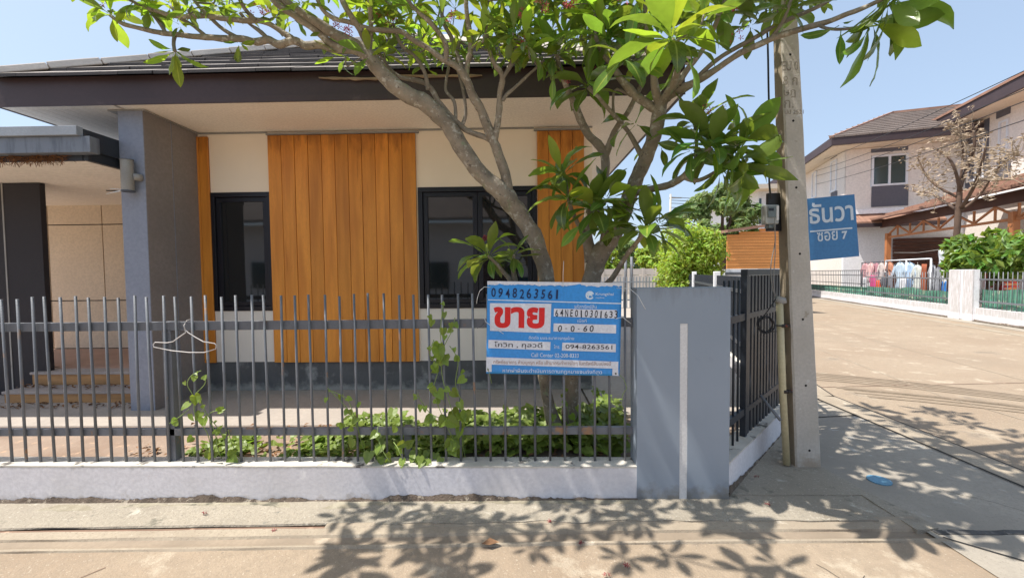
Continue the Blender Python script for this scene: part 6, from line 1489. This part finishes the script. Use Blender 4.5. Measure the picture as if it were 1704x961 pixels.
# ------------------------------------------------------------------ ground cover, litter, vines
heart = [(0, 0), (.18, .34), (.10, .50), (-.02, .46)]
def heart_leaf(V, Fc, p, d, n, s, fold=.25):
    y = n.cross(d).normalized(); i = len(V)
    pts = [(0, 0, 0), (-.16, .26, fold), (.02, .46, fold), (.38, .44, fold * .8), (.74, .22, fold * .5), (1, 0, -.12), (.74, -.22, fold * .5), (.38, -.44, fold * .8), (.02, -.46, fold), (-.16, -.26, fold), (.45, 0, 0)]
    for a, b, c in pts: V.append(p + (d * a + y * b + n * (c * .35)) * s)
    for k in ((0, 1, 2, 10), (10, 2, 3), (10, 3, 4, 5), (10, 5, 6, 7), (10, 7, 8), (0, 10, 8, 9)): Fc.append(tuple(i + q for q in k))
rc = random.Random(5); V, Fc = [], []
xg0, xg1 = at(335, 740, Y=3.25).x, .80
N = 4200
for _ in range(N):
    fx = rc.random() ** .72; x = xg0 + (xg1 - xg0) * fx; y = rc.uniform(3.02, 3.74 if fx > .3 else 3.36); 
    if noise.noise(Vector((x * 1.8, y * 2.2, 3))) < -.02 - fx * .30 and rc.random() < .95: continue
    hmax = (.03 + .15 * fx ** .8) * (.6 + .8 * (noise.noise(Vector((x * 2.5, y * 2.5, 0))) + .5)); z = ZB + .01 + hmax * rc.random() ** .6
    nn = Vector((rc.uniform(-.6, .6), rc.uniform(-.8, .3), 1)).normalized(); d = nn.cross(Vector((rc.uniform(-1, 1), rc.uniform(-1, 1), 0))).normalized()
    heart_leaf(V, Fc, Vector((x, y, z)), d, nn, rc.uniform(.035, .085) * (.8 + .35 * fx), rc.uniform(.1, .5))
for _ in range(420):   # beyond the slab's right edge
    x = rc.uniform(.0, .95); y = rc.uniform(3.5, 4.3)
    nn = Vector((rc.uniform(-.6, .6), rc.uniform(-.8, .3), 1)).normalized(); d = nn.cross(Vector((rc.uniform(-1, 1), rc.uniform(-1, 1), 0))).normalized()
    if x > .74 or y < 3.75: heart_leaf(V, Fc, Vector((x, y, ZB + .02 + .16 * rc.random())), d, nn, rc.uniform(.04, .09))
for _ in range(26):    # spilling over the wall top
    x = rc.choice([at(632, 752, Y=2.9).x, at(700, 758, Y=2.9).x]) + rc.gauss(0, .05); y = rc.uniform(2.86, 3.0); nn = Vector((rc.uniform(-.5, .5), -1, rc.uniform(.3, 1))).normalized(); d = nn.cross(Vector((1, 0, rc.uniform(-.5, .5)))).normalized()
    heart_leaf(V, Fc, Vector((x, y, WH + .02 + rc.random() * (.13 if x < -.9 else .05))), -d if d.z > 0 else d, nn, rc.uniform(.05, .085))
me = bpy.data.meshes.new('ground_cover'); me.from_pydata(V, [], Fc); me.materials.append(M['cover']); me.update()
o = bpy.data.objects.new('ground_cover', me); _link(o, None); tag(o, 'low carpet of heart shaped green leaves in the bed behind the fence', 'ground cover', kind='stuff')
V, Fc = [], []
for _ in range(800):
    x = rc.uniform(at(225, 750, Y=3.2).x, .75); y = rc.uniform(3.03, 3.72); nn = Vector((rc.uniform(-.5, .5), rc.uniform(-.5, .5), 1)).normalized(); d = nn.cross(Vector((rc.uniform(-1, 1), rc.uniform(-1, 1), 0))).normalized(); s = rc.uniform(.03, .075)
    if x < -2.0 and y > 3.25 and rc.random() < .7: continue
    yv = nn.cross(d); p = Vector((x, y, ZB + .008 + .02 * rc.random())); i = len(V)
    V += [p - d * s * .5, p + yv * s * .2 + nn * s * .18, p + d * s * .5 + nn * s * .05, p - yv * s * .2 + nn * s * .15]; Fc.append((i, i + 1, i + 2, i + 3))
me = bpy.data.meshes.new('leaf_litter'); me.from_pydata(V, [], Fc); me.materials.append(M['deadleaf']); me.update()
o = bpy.data.objects.new('leaf_litter', me); _link(o, None); tag(o, 'curled dry brown leaves lying on the reddish soil', 'leaf litter', kind='stuff')
for (y0, y1, x0_, x1_, n_) in ((4.22, 4.38, -5.8, -4.1, 70), (4.45, 4.6, -5.4, -4.1, 40)):
    pass
V, Fc = [], []
for _ in range(150):
    st = rc.random() < .4; p = Vector((rc.uniform(-5.9, -4.1), rc.uniform(4.2, 4.39) if not st else rc.uniform(4.5, 4.65), (ZF if not st else .345) + .01)); nn = Vector((rc.uniform(-.6, .6), rc.uniform(-.6, .6), 1)).normalized(); d = nn.cross(Vector((rc.uniform(-1, 1), rc.uniform(-1, 1), 0))).normalized(); s = rc.uniform(.03, .09); yv = nn.cross(d); i = len(V)
    V += [p - d * s * .5, p + yv * s * .2 + nn * s * .18, p + d * s * .5 + nn * s * .05, p - yv * s * .2 + nn * s * .15]; Fc.append((i, i + 1, i + 2, i + 3))
me = bpy.data.meshes.new('leaf_litter'); me.from_pydata(V, [], Fc); me.materials.append(M['deadleaf']); me.update()
o = bpy.data.objects.new('leaf_litter', me); _link(o, None); tag(o, 'dry leaves blown against the wooden entry steps', 'leaf litter', kind='stuff')
# heart leaf meshes for the vines
def heart_mesh(fold, m='vineleaf'):
    V, Fc = [], []; heart_leaf(V, Fc, Vector((0, 0, 0)), Vector((1, 0, 0)), Vector((0, 0, 1)), 1, fold); me = bpy.data.meshes.new('leaf'); me.from_pydata(V, [], Fc)
    uvl = me.uv_layers.new(name='UVMap'); vals = []
    for p in me.polygons:
        for vi in p.vertices: vals += (me.vertices[vi].co.y + .5, me.vertices[vi].co.x)
    uvl.data.foreach_set('uv', vals); me.materials.append(M[m]); me.update(); return me
HM = [heart_mesh(.2), heart_mesh(.5), heart_mesh(.9)]
def vine(label, stems, dens, size, Yc=2.90, rs=1, group=None):
    r_ = random.Random(rs); b0_ = at(stems[0][0][0], stems[0][0][1], Y=Yc); t = thing('climbing_vine', label, 'vine', b0_, group); bo = ORG[t.name]
    for st in stems:
        P = [at(p[0], p[1], Y=Yc + (p[2] if len(p) > 2 else 0)) for p in st]; Q, Rr = smooth_path(P, [.0028] * len(P), 5)
        MB().tube(Q, Rr, 5).build('stem', 'vinestem', t, fix=False)
        n = max(2, int(dens * len(Q)))
        for k in range(n):
            f = (k + r_.random()) / n; q = Q[min(len(Q) - 1, int(f * (len(Q) - 1)))]; s = size * (1.15 - .75 * f) * r_.uniform(.7, 1.2) * Yc / F
            spread = .05 * (1 - f) + .012
            p = q + Vector((r_.gauss(0, spread), r_.uniform(-.03, .03), r_.gauss(0, spread * .6))); nn = Vector((r_.uniform(-.7, .7), -1, r_.uniform(-.1, 1.1))).normalized()
            d = nn.cross(Vector((r_.uniform(-.6, .6) or .1, 0, r_.uniform(-1, 1))) + Vector((.8 * (1 if r_.random() < .5 else -1), 0, 0))).normalized()
            if d.z > 0 and r_.random() < .8: d = -d
            y = nn.cross(d); m4 = Matrix(((d.x * s, y.x * s, nn.x * s, 0), (d.y * s, y.y * s, nn.y * s, 0), (d.z * s, y.z * s, nn.z * s, 0), (0, 0, 0, 1)))
            o = bpy.data.objects.new('leaf', r_.choice(HM)); COL.objects.link(o); o.parent = t; o.matrix_basis = Matrix.Translation(p - bo) @ m4
    return t
vine('bushy climbing vine twisting up the fence bars left of the banner', [[(775, 765, .08), (765, 720, .04), (748, 670), (735, 620), (738, 580), (752, 550), (757, 528)], [(760, 740, .05), (740, 700), (722, 650), (730, 610), (715, 590), (722, 565)], [(770, 730, .05), (772, 680, .02), (758, 640), (762, 600), (748, 575)], [(740, 600), (733, 560), (735, 525), (738, 505)], [(760, 700, .03), (720, 690, .03), (700, 665, .02), (695, 655)]], .52, 20, rs=3)
vine('short climbing vine at the fence bar below the middle of the orange boards', [[(612, 765, .08), (600, 730, .04), (585, 690), (570, 670), (555, 655), (545, 645)], [(600, 730, .04), (592, 700), (578, 665), (552, 650)]], .34, 16, rs=5)
vine('sparse thin vine with few leaves climbing below the coat hanger', [[(352, 755, .05), (345, 720), (325, 690), (322, 660), (312, 640), (318, 625), (335, 616)], [(380, 760, .05), (368, 720), (345, 690), (335, 668), (325, 655)], [(325, 655), (340, 640), (342, 630)], [(282, 704, -.02), (300, 692, -.02), (315, 680, -.01)], [(345, 690), (355, 684), (366, 683)]], .26, 19, rs=7)
vine('leafy vine shoot hanging over the wall top in front of the lower rail', [[(640, 690, .02), (628, 715, -.03), (635, 745, -.08), (650, 770, -.10)], [(655, 735, 0), (662, 745, -.06), (668, 760, -.08)]], .5, 19, rs=9)
vine('small vine curling on the tree trunk under the banner', [[(948, 705, .42), (945, 680, .40), (938, 655, .40), (942, 640, .40)]], .8, 13, rs=12)
vine('low vine tuft sprouting beside the left fence post', [[(372, 768, .08), (362, 745, .03), (358, 720), (350, 700)], [(400, 765, .08), (385, 735, .03), (380, 715)]], .35, 17, rs=15)
# fallen flowers on the pavement
ff = [(1258, 792, .014, 'fallen pink frangipani flower on the corner pavement between pillar and pole'), (1276, 838, .014, 'fallen pink flower on the pavement right of the grey pillar foot'), (915, 866, .014, 'small wilted red flower on the pavement below the banner'), (969, 903, .0, 'pinkish fallen flower lying in the gutter below the banner'), (1041, 940, .005, 'wilted reddish flower on the street, the one further right'), (1010, 955, .005, 'wilted reddish flower on the street at the bottom edge'), (456, 877, .0, 'small dark red bud lying on the rusty drain channel'), (342, 846, .014, 'small orange brown flower at the foot of the low wall')]
for k, (u, v, z, lb) in enumerate(ff):
    c = at(u, v, Z=z + .008); c.z += gz(c.x); mb = MB()
    for j in range(3): flower(mb, c + Vector((rl.uniform(-.015, .015), rl.uniform(-.01, .01), .003 + rl.uniform(0, .006))), Vector((rl.uniform(-.6, .6), rl.uniform(-.6, .6), .8)), rl.uniform(.010, .016))
    tag(mb.build('fallen_flower', 'wilted', loc=c, fix=False), lb, 'flower', 'fallen flowers on the pavement and street')
mb = MB(); c = at(815, 906, Z=.0)
mb.poly([c + Vector((-.05, -.01, .014)), c + Vector((0, -.03, .022)), c + Vector((.06, 0, .018)), c + Vector((.0, .02, .032))]); tag(mb.build('fallen_leaf', 'deadleaf', loc=c, fix=False), 'dry leaf lying in the gutter below the left half of the banner', 'leaf')

# ------------------------------------------------------------------ bare tree and bush across the street
pb_ = (kp(0, 1.4), kn)
bt = thing('bare_tree', 'leafless brown tree with pale twigs in front of the far houses', 'tree', at(1590, 470, pl=pb_))
def bl(pts, name='branch', m='farbark'):
    P = [at(p[0], p[1], pl=(kp(0, 1.4 + (p[3] if len(p) > 3 else 0)), kn)) for p in pts]; rd = [p[2] * .36 * (q - EYE).dot(_f) / F for p, q in zip(pts, P)]
    Q, Rr = smooth_path(P, rd, 3); MB().tube(Q, Rr, 7, jit=.1).build(name, m, bt, fix=False); return Q
bl([(1588, 492, 15), (1588, 440, 14), (1593, 380, 12), (1596, 335, 11), (1598, 300, 9)], 'trunk')
tips = []
rt = random.Random(77)
arms = [[(1598, 318, 8), (1590, 285, 6, -.3), (1578, 262, 5, -.5), (1560, 250, 4, -.6)], [(1598, 312, 8), (1612, 270, 7, .3), (1622, 240, 6, .3), (1618, 205, 4, .2)], [(1600, 345, 8), (1618, 315, 7, -.3), (1632, 280, 6, -.4), (1640, 245, 4, -.5)], [(1594, 350, 6), (1570, 335, 5, .4), (1548, 322, 4, .5), (1520, 318, 3, .7)], [(1597, 330, 6), (1560, 310, 5, -.4), (1540, 290, 4, -.5), (1528, 265, 3, -.6)], [(1600, 350, 6), (1630, 325, 5, .4), (1650, 295, 4, .5), (1672, 268, 3, .6), (1695, 258, 2, .7)], [(1598, 300, 5), (1602, 265, 4, .1), (1600, 230, 3, 0), (1590, 205, 2, 0)], [(1634, 300, 4), (1660, 300, 3, -.3), (1685, 298, 2, -.4)]]
for a_ in arms:
    Q = bl(a_); tips += [(q, i / len(Q)) for i, q in enumerate(Q) if i > 2]
mbt = MB(); mbl = MB(); V, Fc = [], []
for _ in range(330):
    q, f = rt.choice(tips); d = (Vector((rt.gauss(0, 1), rt.gauss(0, .8), rt.gauss(.35, .8)))).normalized(); p = q; pts = [p]; L_ = rt.uniform(.25, .75)
    for k in range(3): d = (d + Vector((rt.gauss(0, .35), rt.gauss(0, .35), rt.gauss(.15, .3)))).normalized(); p = p + d * L_ / 3; pts.append(p)
    mbt.tube(pts, [.014, .011, .008, .005], 4, False)
    if rt.random() < .8:
        for k in range(5):
            s = rt.uniform(.08, .19); n_ = Vector((rt.gauss(0, 1), rt.gauss(0, 1), rt.gauss(0, 1))).normalized(); x_ = n_.cross(Vector((.1, .2, 1))).normalized(); y_ = n_.cross(x_); c = p + Vector((rt.gauss(0, .05), rt.gauss(0, .05), rt.gauss(0, .05))); i = len(V)
            V += [c - x_ * s / 2, c - y_ * s * .2, c + x_ * s / 2, c + y_ * s * .2]; Fc.append((i, i + 1, i + 2, i + 3))
t_ = mbt.build('twigs', 'deadtwig', bt, fix=False); t_['kind'] = 'stuff'
me = bpy.data.meshes.new('dry_leaves'); bo = ORG[bt.name]; me.from_pydata([v - bo for v in V], [], Fc); me.materials.append(M['deadtwig']); me.update()
o = bpy.data.objects.new('dry_leaves', me); _link(o, bt, bo); o['kind'] = 'stuff'
bs = thing('leafy_bush', 'glossy green leafy bush hanging over the pale pillar and netted fence', 'bush', at(1640, 500, pl=(kp(0, .9), kn)))
pts = []
for (u, v, r_) in ((1590, 412, .45), (1600, 435, .5), (1588, 440, .4), (1625, 425, .5), (1648, 415, .55), (1668, 430, .5), (1655, 400, .45), (1690, 405, .5), (1700, 435, .6), (1680, 448, .4), (1620, 450, .4), (1605, 400, .35), (1662, 460, .3), (1580, 452, .28), (1715, 415, .6), (1640, 440, .4)):
    pts.append((at(u, v, pl=(kp(0, .7 + rt.uniform(-.3, .5)), kn)), r_ * .8))
leaf_cloud('foliage', 'bushleaf', bs, pts, .32, 1900, 9, flat=.9)
for (u0, v0, u1, v1) in ((1640, 490, 1650, 415), (1630, 490, 1600, 430), (1650, 490, 1695, 410)):
    MB().tube([at(u0, v0, pl=(kp(0, .9), kn)), at((u0 + u1) / 2 + 3, (v0 + v1) / 2, pl=(kp(0, .9), kn)), at(u1, v1, pl=(kp(0, .8), kn))], [.06, .045, .025], 6).build('stem', 'farbark', bs)
